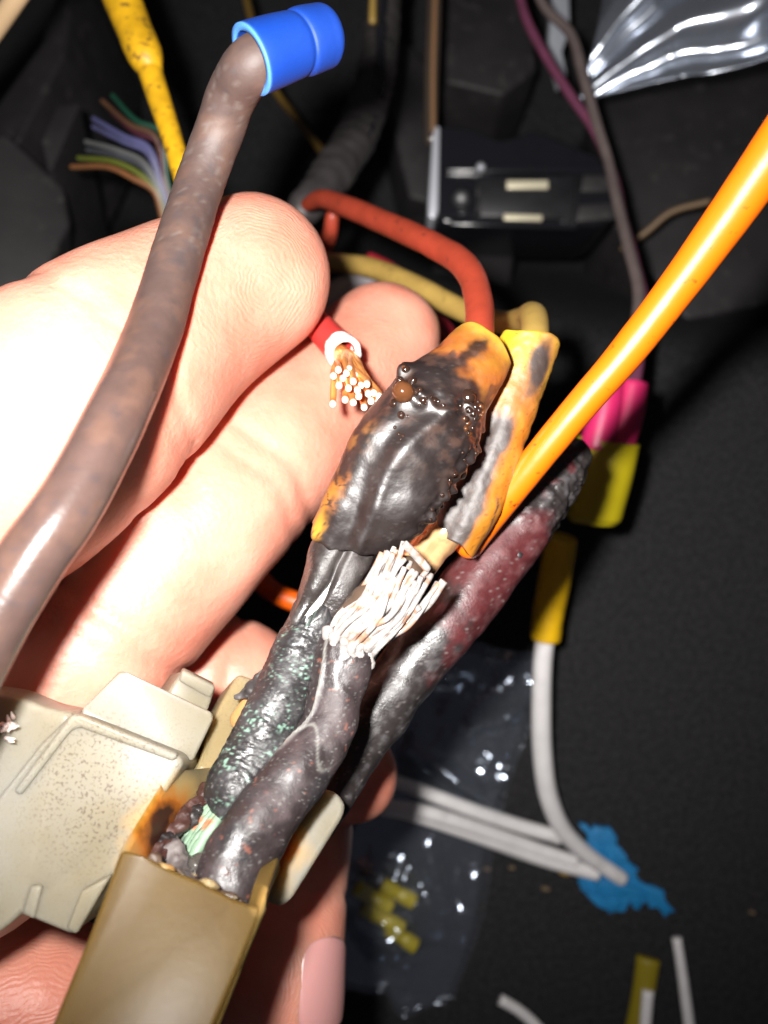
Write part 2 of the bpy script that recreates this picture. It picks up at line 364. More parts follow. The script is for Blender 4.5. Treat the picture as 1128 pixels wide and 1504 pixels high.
    for ax in range(3):
        b, c = (ax+1) % 3, (ax+2) % 3
        sl0 = [slice(None)]*3; sl1 = [slice(None)]*3; sl0[ax] = slice(0, -1); sl1[ax] = slice(1, None)
        a0 = ins[tuple(sl0)]; a1 = ins[tuple(sl1)]; e = np.argwhere(a0 != a1)
        ok = (e[:, b] > 0) & (e[:, c] > 0) & (e[:, b] < ins.shape[b]-1) & (e[:, c] < ins.shape[c]-1); e = e[ok]
        def at(db, dc):
            q = e.copy(); q[:, b] += db; q[:, c] += dc; return idx[q[:, 0], q[:, 1], q[:, 2]]
        q = np.stack([at(-1, -1), at(0, -1), at(0, 0), at(-1, 0)], 1)
        fl_ = ~a0[e[:, 0], e[:, 1], e[:, 2]]; q[fl_] = q[fl_][:, ::-1]
        Fc += q[(q >= 0).all(1)].tolist()
    # ridge phase (mm) and strength
    best = np.full(len(V), 1e9); ph = np.zeros(len(V)); rs = np.zeros(len(V))
    pads = {'a': (385, 415, 85), 'b': (560, 545, 105), 'c': (520, 1140, 104), 'd': (350, 1450, 96), 'e': (70, 1560, 83)}
    for k, s in S.items():
        dd = np.full(len(V), 1e9); at_ = np.zeros(len(V))
        for i, (x, y, z, r) in enumerate(s):
            q = np.sqrt(((V-(x, y, z))**2).sum(1))-r; mk = q < dd; dd[mk] = q[mk]; at_[mk] = i
        w = dd < best; best[w] = dd[w]
        if k == 'p': rs[w] = 0; continue
        T = nrm(s[0, :3]-s[8, :3]); g = V-P(*pads[k]); al = g@T; pe = np.sqrt(np.maximum((g**2).sum(1)-al**2, 0))
        al2 = np.where(al > 0, al*1.0, al*(.55 if k in 'ab' else .8)); p_ = np.sqrt(al2**2+pe**2+.2)
        L = np.linalg.norm(s[:, :3]-s[0, :3], axis=1)[at_.astype(int)]
        ph[w] = p_[w]+fbm(V[w], .3, 8)*2.6; rs[w] = (.25+.75*sst(L[w], 19, 11))
    m = bpy.data.materials.new('skin'); m.use_nodes = True; nt = m.node_tree; N = nt.nodes; Lk = nt.links; b = N['Principled BSDF']
    geo = N.new('ShaderNodeNewGeometry')
    def noise(sc, det=4):
        n = N.new('ShaderNodeTexNoise'); n.inputs['Scale'].default_value = sc; n.inputs['Detail'].default_value = det; Lk.new(geo.outputs['Position'], n.inputs['Vector']); return n.outputs['Fac']
    cr = N.new('ShaderNodeValToRGB'); Lk.new(noise(130, 5), cr.inputs[0])
    cr.color_ramp.elements[0].position = .32; cr.color_ramp.elements[0].color = (.53, .185, .125, 1)
    cr.color_ramp.elements[1].position = .68; cr.color_ramp.elements[1].color = (.62, .285, .205, 1)
    Lk.new(cr.outputs[0], b.inputs['Base Color'])
    b.inputs['Roughness'].default_value = .46; b.inputs['Specular IOR Level'].default_value = .45
    b.inputs['Subsurface Weight'].default_value = .5; b.inputs['Subsurface Radius'].default_value = (1, .28, .16); b.inputs['Subsurface Scale'].default_value = .0030
    A1 = N.new('ShaderNodeAttribute'); A1.attribute_name = 'ridge'; A2 = N.new('ShaderNodeAttribute'); A2.attribute_name = 'ridge_strength'
    mu = N.new('ShaderNodeMath'); mu.operation = 'MULTIPLY'; Lk.new(A1.outputs['Fac'], mu.inputs[0]); mu.inputs[1].default_value = 2*math.pi/.40
    si = N.new('ShaderNodeMath'); si.operation = 'SINE'; Lk.new(mu.outputs[0], si.inputs[0])
    m2 = N.new('ShaderNodeMath'); m2.operation = 'MULTIPLY'; Lk.new(si.outputs[0], m2.inputs[0])
    brk = N.new('ShaderNodeMath'); brk.operation = 'MULTIPLY'; Lk.new(noise(700, 3), brk.inputs[0]); Lk.new(A2.outputs['Fac'], brk.inputs[1]); Lk.new(brk.outputs[0], m2.inputs[1])
    b1 = N.new('ShaderNodeBump'); b1.inputs['Distance'].default_value = .000017; Lk.new(m2.outputs[0], b1.inputs['Height'])
    b2 = N.new('ShaderNodeBump'); b2.inputs['Distance'].default_value = .00009; Lk.new(noise(1500, 6), b2.inputs['Height']); Lk.new(b1.outputs[0], b2.inputs['Normal'])
    Lk.new(b2.outputs[0], b.inputs['Normal'])
    hand = meshobj('hand', V, Fc, m, extra={'ridge': ph, 'ridge_strength': rs})
    tag(hand, 'bare hand pinching the red stripped wire and cupping the cream plug', 'hand')
    # fingernail on the finger whose tip points down
    s = S['d']; vs = []; n1, n2 = 22, 20
    ypx = 752-s[:, 1]*F/(H-s[:, 2]); fn0 = float(np.interp(-1497, -ypx[:30], np.arange(30))); fn1 = float(np.interp(-1378, -ypx[:30], np.arange(30)))
    for i in range(n1):
        u = i/(n1-1); f = np.interp(u, (0, 1), (fn0, fn1)); i0 = int(f); w = f-i0
        c = s[i0, :3]*(1-w)+s[i0+1, :3]*w; r = s[i0, 3]*(1-w)+s[i0+1, 3]*w; T = nrm(s[i0+2, :3]-s[max(i0-1, 0), :3])
        Nn = nrm(CAMP-c-T*np.dot(CAMP-c, T)); B = np.cross(T, Nn)
        if B[0] < 0: B = -B
        half = math.radians(44)*(1-.12*(2*u-1)**2)*math.sqrt(max(.0, 1-max(0, (u-.72)/.28)**2*.9))*(1-.35*max(0, (.12-u)/.12)**2)
        for j in range(n2):
            v = 2*j/(n2-1)-1; a = math.radians(58)+v*half
            vs.append(c+(r+.30-.26*abs(v)**6-.2*max(0, (u-.88)/.12)**2)*(Nn*math.cos(a)+B*math.sin(a)))
    top = np.array(vs); ctr = s[int((fn0+fn1)/2), :3]
    low = top-(top-ctr)/np.linalg.norm(top-ctr, axis=1)[:, None]*.45
    VV = np.vstack([top, low]); n = n1*n2; FF = []
    for i in range(n1-1):
        for j in range(n2-1):
            q = (i*n2+j, i*n2+j+1, (i+1)*n2+j+1, (i+1)*n2+j); FF += [q, tuple(n+x for x in q[::-1])]
    bd = [(0, j) for j in range(n2)]+[(i, n2-1) for i in range(1, n1)]+[(n1-1, j) for j in range(n2-2, -1, -1)]+[(i, 0) for i in range(n1-2, 0, -1)]
    bd = [i*n2+j for i, j in bd]
    for x, y in zip(bd, bd[1:]+bd[:1]): FF.append((x, x+n, y+n, y))
    meshobj('fingernail', VV, FF, M['nail'], hand)
    return S
HS = build_hand()

# ------------------------------------------------------------------ brown wire with the blue terminal
def rgba(c, rough): return np.concatenate([c, np.broadcast_to(np.asarray(rough, float)[..., None], c.shape[:-1]+(1,))], -1)
w = thing('brown_wire', P(375, 75, 76), 'thick brown wire with a bright blue crimp terminal, lying over the fingers', 'wire')
def bc(t, a, p):
    n = fbm(p, .5, 21); c = np.broadcast_to(np.array((.058, .036, .031)), p.shape).copy()
    c = mixc(c, (.085, .048, .036), sst(n, .45, .7)*.8)
    sc = vnoise(p*(1, 1, 1), 1.9, 4)*sst(t, .62, .3)
    c = mixc(c, (.13, .11, .10), sst(sc, .66, .85)*.4)
    c = mixc(c, (.035, .030, .034), sst(vnoise(p, 1.3, 44), .72, .9)*.45)
    return rgba(c, .60-.36*sst(t, .35, .6))
tube('insulation', [(425, 69, 76.6, 36), (398, 79, 75.6, 37.5), (371, 95, 75.4, 39), (343, 135, 78, 37), (323, 190, 80, 36), (297, 250+10, 80.5, 35.5), (262, 368, 77, 37), (222, 495, 71.5, 41), (166, 622, 65.5, 46), (95, 752, 62.3, 49), (50, 815, 61.3, 50), (-5, 905, 60.5, 51), (-60, 1010, 60, 52), (-150, 1180, 59, 53)], M['brown'], w, 36, 200, disp=lambda t, a, p, r: (fbm(p, .2, 5)-.5)*.18+(vnoise(p, 2.2, 3)-.5)*.07*sst(t, .6, .3), colf=bc)
# blue terminal: axis runs from (380,85) to (470,55)
def blc(t, a, p):
    c = np.broadcast_to(np.array((.0012, .034, .25)), p.shape).copy()
    scuff = sst(vnoise(p, 1.6, 7)+vnoise(p, 4, 8)*.5, .95, 1.2)*sst(t, .45, .7)*sst(p[:, 1], P(0, 75, 74)[1], P(0, 105, 74)[1])
    c = mixc(c, (.012, .022, .07), scuff*.8)
    c = mixc(c, (.08, .25, .62), sst(t, .035, .0)*.75)
    return rgba(c, .55+.1*t)
bt = tube('terminal_sleeve', [(368, 88, 74.6, 51), (376, 85, 74.8, 51), (402, 76, 75.6, 49), (428, 67.5, 76.4, 46), (438, 64.5, 76.8, 45.5), (444, 62.5, 77, 47), (466, 56, 77.8, 46), (478, 52.5, 78.2, 44), (484, 51, 78.4, 39)], M['blue'], w, 56, 70, colf=blc, hollow=.62, disp=lambda t, a, p, r: (fbm(p, .2, 2, 2)-.5)*.22-.10*np.exp(-((t-.56)/.025)**2))
tube('terminal_plug', [(440, 64, 76.8, 37), (483, 51.5, 78.3, 37)], M['blue'], bt, 24, 6, colf=blc, cap=(0, 0))

# ------------------------------------------------------------------ orange wire
tag(tube('orange_wire', [(1310, -40, 60, 46), (1212, 112, 67, 41), (1128, 236, 71.5, 36.5), (1010, 402, 77, 30), (925, 512, 80.2, 26.5), (838, 614, 83, 24), (770, 698, 85.5, 23), (715, 765, 88, 22.5), (690, 800, 89.2, 21)], M['orange'], None, 32, 150, disp=lambda t, a, p, r: (fbm(p, .3, 31)-.5)*.12), 'glossy bright orange wire crossing diagonally over the dark red cable', 'wire')
tag(tube('orange_wire', [(330, 770, 131, 15), (360, 815, 130, 16), (392, 862, 128, 15.5), (440, 886, 127, 15), (510, 900, 128, 15)], mat('orange_wire_matte', (.62, .085, .003), .4, bump=.01), None, 20, 40), 'short loop of orange wire glimpsed between the fingers behind the black cable', 'wire')

# ------------------------------------------------------------------ cream plug
plug = thing('cream_plug', P(200, 1300, 76), 'cream nylon plug, heat-browned around its wire socket, held in the hand', 'plug')
BC = [(P(285, 1245, 71), 5.2), (P(350, 1310, 70), 3.6)]
NY = nylon('cream_nylon', (.225, .213, .178), [(P(258, 1222, 73), 3.0), (P(310, 1150, 76), 1.5), (P(392, 1250, 79), 2.6)], speck=.9, speck_at=(P(165, 1150, 70), 8.5))
NYF = nylon('yellowed_nylon', (.092, .057, .0145), [(P(390, 1318, 64.5), 1.0)], rough=.42, speck=.15, amber=(.30, .15, .04), char=(.25, .12, .04))
NYB = nylon('browned_nylon', (.24, .20, .12), [(P(262, 1222, 70), 4.4), (P(345, 1240, 78), 4.5)], speck=.2)
# front wall of the wire socket and its side walls
slab('front_wall', [(178, 1247, 65), (210, 1256, 65), (255, 1278, 65), (300, 1296, 65), (345, 1320, 65), (385, 1334, 65), (352, 1416, 62.6), (312, 1512, 60), (262, 1640, 57), (10, 1640, 57), (62, 1540, 59), (132, 1370, 62.5)], 1.6, NYF, plug, .35, 3)
slab('socket_wall', [(176, 1249, 65.4), (246, 1136, 73), (316, 1128, 79), (262, 1262, 75), (150, 1500, 66), (100, 1500, 61)], 1.3, NYB, plug, .3, direction=(.25, -.05, -.5))
slab('socket_wall', [(372, 1300, 66.5), (388, 1298, 66.3), (393, 1306, 65.5), (388, 1336, 65), (352, 1430, 62.6), (300, 1560, 59), (290, 1560, 60), (340, 1420, 63.5)], 6, NYF, plug, .3, direction=(.05, .1, -1))
slab('socket_floor', [(200, 1245, 76), (310, 1120, 82), (420, 1190, 86), (395, 1330, 80), (320, 1520, 72), (110, 1520, 70)], 2.5, NYB, plug, .4)
# main body
body = slab('body', [(-70, 1230, 70.5), (-10, 1180, 70.5), (60, 1090, 71), (100, 1052, 71.5), (118, 1050, 71.5), (262, 1108, 72.5), (270, 1120, 72.5), (245, 1160, 71.8), (180, 1268, 69.5), (106, 1374, 68), (30, 1342, 68), (16, 1356, 68), (-70, 1420, 68)], 12, NY, plug, .7, 4)
slab('body_rim', [(104, 1050, 70.9), (118, 1052, 70.9), (262, 1110, 71.9), (254, 1120, 71.9), (118, 1070, 71.0), (106, 1072, 70.9), (30, 1170, 70), (18, 1164, 70)], 1.2, NY, body, .45, 4)
slab('upper_block', [(176, 985, 76), (186, 986, 76), (312, 1046, 77), (314, 1056, 77), (284, 1118, 75.5), (250, 1110, 75), (118, 1050, 74), (122, 1040, 74)], 9, NY, plug, .55, 4)
slab('latch_block', [(269, 983, 83), (318, 1008, 84), (305, 1046, 83), (244, 1022, 82)], 7, NY, plug, .35, 3)
slab('latch_cap', [(262, 1001, 82.4), (269, 985, 82.4), (317, 1009, 83.4), (309, 1028, 83.4)], 1.5, NY, plug, .3, 3)
slab('post', [(326, 1030, 82), (350, 988, 84), (380, 998, 84), (386, 1040, 83), (340, 1150, 79), (288, 1132, 78), (310, 1070, 80)], 6, NYB, plug, .5, 3)
slab('flange', [(-70, 1005, 72.5), (10, 1017, 72.5), (60, 1038, 72.3), (108, 1048, 72), (70, 1110, 71.4), (-10, 1200, 71), (-70, 1240, 71)], 5, NY, plug, .6, 4)
slab('lock_tab', [(446, 1172, 79.5), (468, 1156, 80), (496, 1164, 80), (508, 1182, 79.8), (504, 1200, 79.5), (428, 1322, 76.5), (412, 1332, 76.2), (386, 1322, 76.2), (372, 1300, 76.5), (392, 1250, 77.8)], 7.5, NY, plug, 1.7, 5)
for i in range(9):
    u = rng.uniform(0, 1); x, y = 182+u*200, 1252+u*83+rng.normal(0, 4); r_ = rng.choice((2, 3, 4, 8))*rng.uniform(.8, 1.2)
    tube('melt_crumb', [(x-r_*1.5, y-r_*.6, 65.7, r_*.6), (x, y, 65.3, r_*.9), (x+r_*1.8, y+r_*.8, 65.7, r_*.5)], NYB, plug, 10, 8, disp=lambda t, a, p, r: (fbm(p, 1.6, 3)-.5)*.5)
slab('step', [(30, 1342, 67.7), (44, 1300, 68.2), (62, 1300, 68.2), (50, 1352, 67.7)], 1.0, NY, plug, .3, 3)
slab('step', [(96, 1366, 67.5), (118, 1310, 68.0), (165, 1284, 68.6), (112, 1374, 67.5)], 1.0, NY, plug, .3, 3)
# torn whitish edge at the flange
for i in range(16):
    x, y = 2+rng.normal(10, 7), 1070+rng.normal(0, 12)
    an = rng.uniform(0, 6.28); l = rng.uniform(5, 14)
    tube('torn_shred', [(x, y, 71.6, 3.2), (x+l*.5*math.cos(an), y+l*.5*math.sin(an), 70.8, 2.6), (x+l*math.cos(an), y+l*math.sin(an)-2, 70.3, .8)], M['cut'], plug, 8, 6)

# ------------------------------------------------------------------ burnt spliced cable (red-orange wire, big scorched sleeve, black lower cable)
sp = thing('spliced_cable', P(335, 1190, 73), 'charred cable spliced to a red-orange wire under a large blistered black and orange sleeve', 'cable')
tube('lead_wire', [(452, 300, 138, 10), (470, 292, 134, 13), (500, 300, 128, 15), (560, 325, 118, 17), (640, 362, 106, 19), (684, 392, 98, 20.5), (703, 440, 91, 21), (702, 500, 84, 22), (690, 545, 81, 24)], M['redwire'], sp, 24, 90, disp=lambda t, a, p, r: (fbm(p, .35, 77)-.5)*.15)
SLP = [(716, 505, 81.5, 47), (702, 522, 81, 53), (674, 556, 80, 62), (636, 604, 79, 76), (606, 652, 78.5, 84), (574, 706, 78.5, 82), (545, 752, 79, 75), (516, 792, 80, 58)]
def sl_disp(t, a, p, r):
    d = (fbm(p, .2, 12, 2)-.5)*1.3+(fbm(p, .9, 13, 2)-.5)*.16
    d = d+.28*np.exp(-((a+.15+.25*np.sin(t*7))/.13)**2)*sst(t, .3, .45)            # the lengthwise crease
    d = d-.45*np.exp(-((a-.22+.25*np.sin(t*7))/.22)**2)*sst(t, .4, .6)
    band = np.exp(-((t-.36-.05*np.sin(a*2.2+.8))/.035)**2)
    d = d+band*(vnoise(p, 1.3, 71)*1.1-.2)                                           # melted ridge
    d = d+sst(a, -.75, -1.25)*sst(a, -2.3, -1.8)*sst(t, .32, .42)*sst(t, .9, .75)*(vnoise(p, 1.5, 72)*1.2-.3)
    d = d+.9*np.exp(-(((t-.43)/.035)**2+((a-.62)/.2)**2))                            # the big blister
    return d
def sl_col(t, a, p):
    n = fbm(p, .38, 51); n2 = fbm(p, 1.0, 52)
    c = np.broadcast_to(np.array((.0115, .0075, .0070)), p.shape).copy()
    c = mixc(c, (.034, .016, .011), sst(n2, .45, .7)*sst(t, .75, .45))
    org = np.stack([.20+.08*n, .050+.045*vnoise(p, .6, 54), .005+0*n], -1)
    top = sst(t+(n-.5)*.28, .235, .15)
    streak = np.exp(-((a-.15-(t-.1)*1.2+(n2-.5)*.5)/.17)**2)*sst(t, .0, .06)
    m = top*(1-.92*np.clip(streak*1.2, 0, 1))
    m = m*(1-.75*sst(vnoise(p, 1.0, 57), .58, .72)*sst(t, .08, .2))
    bot = sst(a+(n-.5)*.9, .72, 1.0)*sst(t+(n2-.5)*.22, .74, .86)
    cr = np.minimum(np.abs(np.sin(p[:, 0]*.9+p[:, 1]*1.3+n2*5)), np.abs(np.sin(p[:, 1]*1.5-p[:, 0]*.3+n*7)))
    bot = bot*(1-.9*sst(cr, .20, .06))
    mid = sst(a, .55, 1.0)*np.exp(-((t-.62)/.10)**2)*sst(n2, .42, .62)*.55
    c2 = c.copy(); f = np.clip(m+bot+mid, 0, 1)[:, None]
    c = c2*(1-f)+org*f
    c = mixc(c, (.36, .20, .012), np.clip(top*sst(t, .07, .0)*.8+bot*sst(t, .90, .99)*.9, 0, 1)*(1-streak))
    c = mixc(c, (.06, .055, .055), sst(vnoise(p, 5, 58), .80, .92)*.3)
    rough = .36+.16*f[:, 0]+.10*sst(n2, .4, .7)+.03*sst(t, .4, .6)
    return rgba(c, rough)
slv = tube('heat_shrink_sleeve', SLP, M['sleeve'], sp, 120, 150, disp=sl_disp, colf=sl_col, hollow=.55, flat=.72, endj=lambda a, e: -.25*np.cos(a*2)+.10*np.sin(a*5) if e == 0 else 1.1*np.sin(a+.4)+.4*np.sin(a*3)+.2*np.sin(a*9))
# bead blisters along the melted ridge (sub-parts sharing one mesh)
bead_m = mat('glossy_char_bead', (.020, .010, .007), .12, var=.3, bump=.02)
bead_b = mat('amber_char_bead', (.07, .026, .010), .14, var=.3)
bmx = bmesh.new(); bmesh.ops.create_icosphere(bmx, subdivisions=3, radius=.001)
for v in bmx.verts: v.co *= 1+.10*(random.random()-.5)
bead_me = [bpy.data.meshes.new('blister'), None]; bmx.to_mesh(bead_me[0]); bmx.free()
for f in bead_me[0].polygons: f.use_smooth = True
bead_me[1] = bead_me[0].copy(); bead_me[0].materials.append(bead_m); bead_me[1].materials.append(bead_b)
SLS = spline(pix(SLP), 150)
def on_sleeve(t, a, out):
    i = min(int(t*149), 148); c = SLS[i, :3]; r = SLS[i, 3]; T = nrm(SLS[min(i+1, 149), :3]-SLS[max(i-1, 0), :3]); Nn = nrm(CAMP-c-T*np.dot(CAMP-c, T)); B = np.cross(T, Nn)
    base = c+r*(Nn*math.cos(a)*.72+B*math.sin(a)); n = nrm(Nn*math.cos(a)+B*math.sin(a))
    dd = sl_disp(np.array([[t]]), np.array([[a]]), base[None, None], np.array([[r]]))[0, 0]
    return base+n*(dd+out)
def bead(t, a, r, k=0):
    o = bpy.data.objects.new('blister', bead_me[k]); COL.objects.link(o); o.parent = slv
    p = on_sleeve(t, a, -.25*r); o.location = Vector(p*.001)-slv.location-sp.location
    o.scale = (r, r*random.uniform(.8, 1.1), r*.9); o.rotation_euler = (random.random()*6,)*3
bead(.43, .60, 1.05, 1); bead(.475, .74, .5); bead(.41, .98, .55); bead(.385, 1.1, .45); bead(.30, -.42, .75); bead(.5, .45, .4)
for i in range(18):
    a = random.uniform(-1.0, 1.15); bead(.36+.05*math.sin(a*2.2+.8)+random.gauss(0, .014), a, random.uniform(.16, .42), int(random.random() < .3))
for i in range(22): bead(random.uniform(.27, .42), random.gauss(-.82, .16), random.uniform(.12, .36), int(random.random() < .3))
for i in range(18): bead(random.uniform(.4, .76), random.gauss(-1.22, .1), random.uniform(.10, .26))
for i in range(9): bead(random.uniform(.40, .58), random.gauss(.22, .08), random.uniform(.10, .2))
# lower cable, crumpled upper insulation with a split
def blk(t, a, p, base=(.020, .016, .016), speck=.5, green=.0, seed=0, rl=.34, rh=.62):
    n = fbm(p, .6, 90+seed); c = np.broadcast_to(np.array(base), p.shape).copy()
    c = mixc(c, np.array(base)*2.1, sst(n, .5, .75)*.7)
    c = mixc(c, (.15, .14, .135), sst(vnoise(p, 6.5, 91+seed), .74, .92)*speck*.7)
    if green: 
        g = sst(vnoise(p, 4.6, 93+seed), .62, .82)*sst(fbm(p, .45, 94+seed), .45, .62)*green
        c = mixc(c, (.16, .27, .21), g)
    return rgba(c, rl+(rh-rl)*sst(n, .35, .65))
def up_disp(t, a, p, r):
    d = (fbm(p, .3, 61, 2)-.5)*1.0+(fbm(p, 1.6, 62)-.5)*.10
    d = d-1.0*np.exp(-((a+.15-.25*t)/.10)**2)*sst(t, .12, .35)
    d = d+.45*np.exp(-((a-.55)/.4)**2)*sst(t, .3, .6)+.45*np.exp(-((a+.75)/.4)**2)*sst(t, .3, .6)
    return d
tube('split_insulation', [(528, 762, 80.5, 52), (512, 792, 80.5, 46), (498, 822, 80.2, 44), (488, 850, 80, 40), (474, 880, 80, 37), (458, 906, 79.8, 33)], M['burnt'], sp, 72, 70, disp=up_disp, colf=lambda t, a, p: blk(t, a, p, (.022, .018, .017), .35, 0, 3, .26, .55), hollow=.7, flat=.85, endj=lambda a, e: (0*a if e == 0 else .9*np.sin(a*2.0+.5)+.5*np.sin(a*4)))
tube('bare_core', [(480, 868, 80, 26), (462, 912, 79.6, 32), (448, 944, 79.2, 31)], mat('white_oxide', (.70, .69, .64), .6, bump=.12, bscale=1800, dirt=.7, dirtc=(.10, .14, .11), dscale=700, dthr=.6), sp, 30, 30, disp=lambda t, a, p, r: (fbm(p, 1.2, 2)-.5)*.5)
def lo_disp(t, a, p, r):
    return (fbm(p, .35, 65, 2)-.5)*.8+(fbm(p, 2.8, 66)-.5)*.19*sst(np.abs(a+.35), 1.3, .5)+(vnoise(p, 5, 67)-.5)*.12
low = tube('lower_insulation', [(462, 912, 79.8, 37), (452, 940, 79.5, 42), (430, 992, 78.6, 44), (398, 1056, 77.4, 43), (368, 1118, 76.2, 45), (345, 1166, 75, 46), (334, 1192, 74.4, 34), (330, 1200, 74.3, 18)], M['burnt'], sp, 90, 190, disp=lo_disp, colf=lambda t, a, p: blk(t, a, p, (.017, .016, .017), .85, .95, 5, .36, .6), cap=(1, 1), endj=lambda a, e: .6*np.sin(a*3)+.3*np.sin(a*7))
tube('torn_flap', [(425, 968, 78.5, 22), (398, 996, 78, 20), (372, 1012, 78.4, 12), (346, 1024, 79.2, 3)], M['burnt'], sp, 24, 30, disp=lambda t, a, p, r: (fbm(p, 1.5, 69)-.5)*.5, colf=lambda t, a, p: blk(t, a, p, (.03, .027, .027), .8, .2, 6), flat=.3)
tube('amber_sliver', [(394, 1000, 79.5, 3), (372, 1026, 80, 11), (352, 1058, 80.5, 15)], mat('amber_melt', (.34, .18, .07), .3, sss=.3), sp, 16, 16, flat=.4)
# verdigris strands at the bottom of this cable
def gc(t, a, p):
    c = np.broadcast_to(np.array((.17, .255, .175)), p.shape).copy()
    c = mixc(c, (.40, .10, .04), sst(vnoise(p*(1, .45, 1), 1.3, 31), .60, .70)); c = mixc(c, (.05, .07, .06), sst(vnoise(p, 2, 33), .66, .8)*.8)
    return rgba(c, .5+0*t)
for i in range(9):
    u = (i-4)/4
    tube('strand', [(334+u*14, 1182+u*8, 74+abs(u), 7), (312+u*19, 1214+u*12, 72.8+abs(u)*1.4, 8), (284+u*17, 1256+u*9, 71.6+abs(u)*1.6, 8), (270+u*12, 1292+u*8, 71.4+abs(u)*1.5, 7)], M['greencore'], sp, 12, 22, colf=gc, disp=lambda t, a, p, r: (fbm(p, 1.8, 35)-.5)*.5)

# char lumps melted into the socket belong to the plug
def lump(pts, seed, base=(.03, .024, .022), flat=.7):
    return tube('char_lump', pts, M['burnt'], plug, 40, 40, disp=lambda t, a, p, r: (fbm(p, .7, seed)-.5)*1.6+(fbm(p, 2.4, seed+1)-.5)*.5, colf=lambda t, a, p: blk(t, a, p, base, .6, 0, seed, .2, .6), flat=flat)
lump([(314, 1140, 77, 7), (300, 1168, 75.5, 11), (272, 1196, 73.6, 13), (246, 1226, 71.6, 14), (230, 1258, 69.6, 15)], 101, (.035, .014, .011))
lump([(300, 1185, 75, 10), (262, 1215, 72.6, 9), (238, 1240, 70.6, 8)], 106, (.012, .010, .010))
lump([(222, 1262, 66.8, 6), (262, 1284, 66.8, 9), (300, 1302, 66.8, 7), (350, 1328, 66.8, 8)], 107, (.05, .03, .018))
lump([(232, 1240, 72, 22), (252, 1275, 70, 26), (262, 1310, 68.5, 20)], 102, (.06, .05, .048))
lump([(290, 1275, 70.5, 20), (318, 1310, 69.5, 24), (322, 1330, 68.5, 18)], 103, (.055, .05, .045))
lump([(352, 1290, 70, 20), (362, 1318, 69, 18), (368, 1345, 67.5, 12)], 104, (.05, .045, .042))
lump([(436, 1172, 79.5, 12), (412, 1215, 78, 12), (388, 1280, 76, 15)], 105, (.04, .016, .010))
tube('amber_drip', [(428, 1072, 86, 12), (418, 1092, 85.5, 16), (404, 1112, 84.5, 14)], mat('amber_resin_yellow', (.34, .17, .03), .15, coat=.5), plug, 14, 16, flat=.6)

# ------------------------------------------------------------------ stripped cable with frayed strands
st = thing('stripped_cable', P(330, 1310, 70), 'charcoal cable whose stripped end splays into pale frayed strands', 'cable')
def c2d(t, a, p, r):
    return (fbm(p, .3, 111, 2)-.5)*1.0+(fbm(p, 1.7, 112)-.5)*.13+.25*np.exp(-((a-.9+.3*np.sin(t*9))/.07)**2)*sst(t, .05, .12)*sst(t, .6, .45)
def c2c(t, a, p):
    n = fbm(p, .5, 115); c = np.broadcast_to(np.array((.022, .016, .0165)), p.shape).copy()
    c = mixc(c, (.040, .027, .028), sst(n, .45, .7)); c = mixc(c, (.018, .016, .018), sst(fbm(p, .4, 117), .52, .62)*sst(t, .3, .55)*.8)
    edge = np.exp(-((a-.9+.3*np.sin(t*9))/.05)**2)*sst(t, .6, .4)+np.exp(-((t-.40+.06*np.sin(a*3))/.008)**2)*.6*sst(a, -1.2, -.2)
    c = mixc(c, (.26, .26, .24), np.clip(edge, 0, 1)*.7)
    c = mixc(c, (.20, .07, .045), sst(vnoise(p, 2.2, 118), .84, .95)*.6)
    c = mixc(c, (.16, .16, .15), sst(vnoise(p, 6.5, 119)+.25*(fbm(p, .6, 120)-.5), .76, .92)*.5)
    return rgba(c, .36+.25*sst(n, .35, .6))
tube('insulation', [(514, 946, 78, 40), (508, 962, 77.6, 42), (494, 1010, 77, 42), (482, 1062, 76, 39), (454, 1114, 74.6, 45), (410, 1170, 73, 50), (364, 1236, 71.2, 52), (334, 1300, 69.8, 48), (320, 1330, 69, 40)], M['burnt'], st, 90, 200, disp=c2d, colf=c2c, cap=(0, 1), flat=.85, endj=lambda a, e: (.7*np.sin(a*3+1)+.4*np.sin(a*8) if e == 0 else 0*a))
tube('strand_core', [(500, 962, 78, 28), (520, 930, 78, 36), (560, 880, 78, 38), (594, 846, 78.4, 30)], mat('gap_shade_core', (.07, .045, .03), .5, bump=.05), st, 24, 24, disp=lambda t, a, p, r: (fbm(p, 1.2, 7)-.5)*.8)  # core coloured dark: shade in the gaps between strands is put into its colour
for i in range(64):
    lay = i % 3; u = (rng.uniform(-1, 1)); z = (math.sqrt(max(0, 1-u*u))*2.5)*(1, .8, .45)[lay]
    bx, by = np.array((514, 944))+u*np.array((34, 17)); ln = rng.uniform(.72, 1.08)
    ex, ey = np.array((606, 832))+u*np.array((36, 30))+rng.normal(0, 7, 2); ex, ey = bx+(ex-bx)*ln, by+(ey-by)*ln
    mx_, my_ = (bx+ex)/2+rng.normal(0, 4)-u*4+8, (by+ey)/2+rng.normal(0, 4)+6; wv = rng.normal(0, 5)
    tube('strand', [(bx, by+10, 78.4-z*.8, 4.3), (bx*.7+mx_*.3, by*.7+my_*.3+wv, 77.6-z+rng.normal(0, .4), 4.5), (mx_, my_, 77.3-z*1.05+rng.normal(0, .45), 4.5), (ex*.7+mx_*.3, ey*.7+my_*.3-wv, 77.4-z+rng.normal(0, .3), 4.4), (ex, ey, 77.6-z*.9+rng.normal(0, .7), 4.2)], M['tinned'], st, 9, 22, cap=(1, 0))
tube('strand', [(628, 836, 76.5, 6.5), (610, 815, 75.6, 6.5), (594, 799, 74.8, 6.2)], M['tinned'], st, 10, 12, cap=(0, 0))
tube('strand', [(590, 915, 77.5, 6.5), (626, 890, 77, 6.5), (652, 853, 76.5, 6.2)], M['tinned'], st, 10, 14, cap=(0, 0))
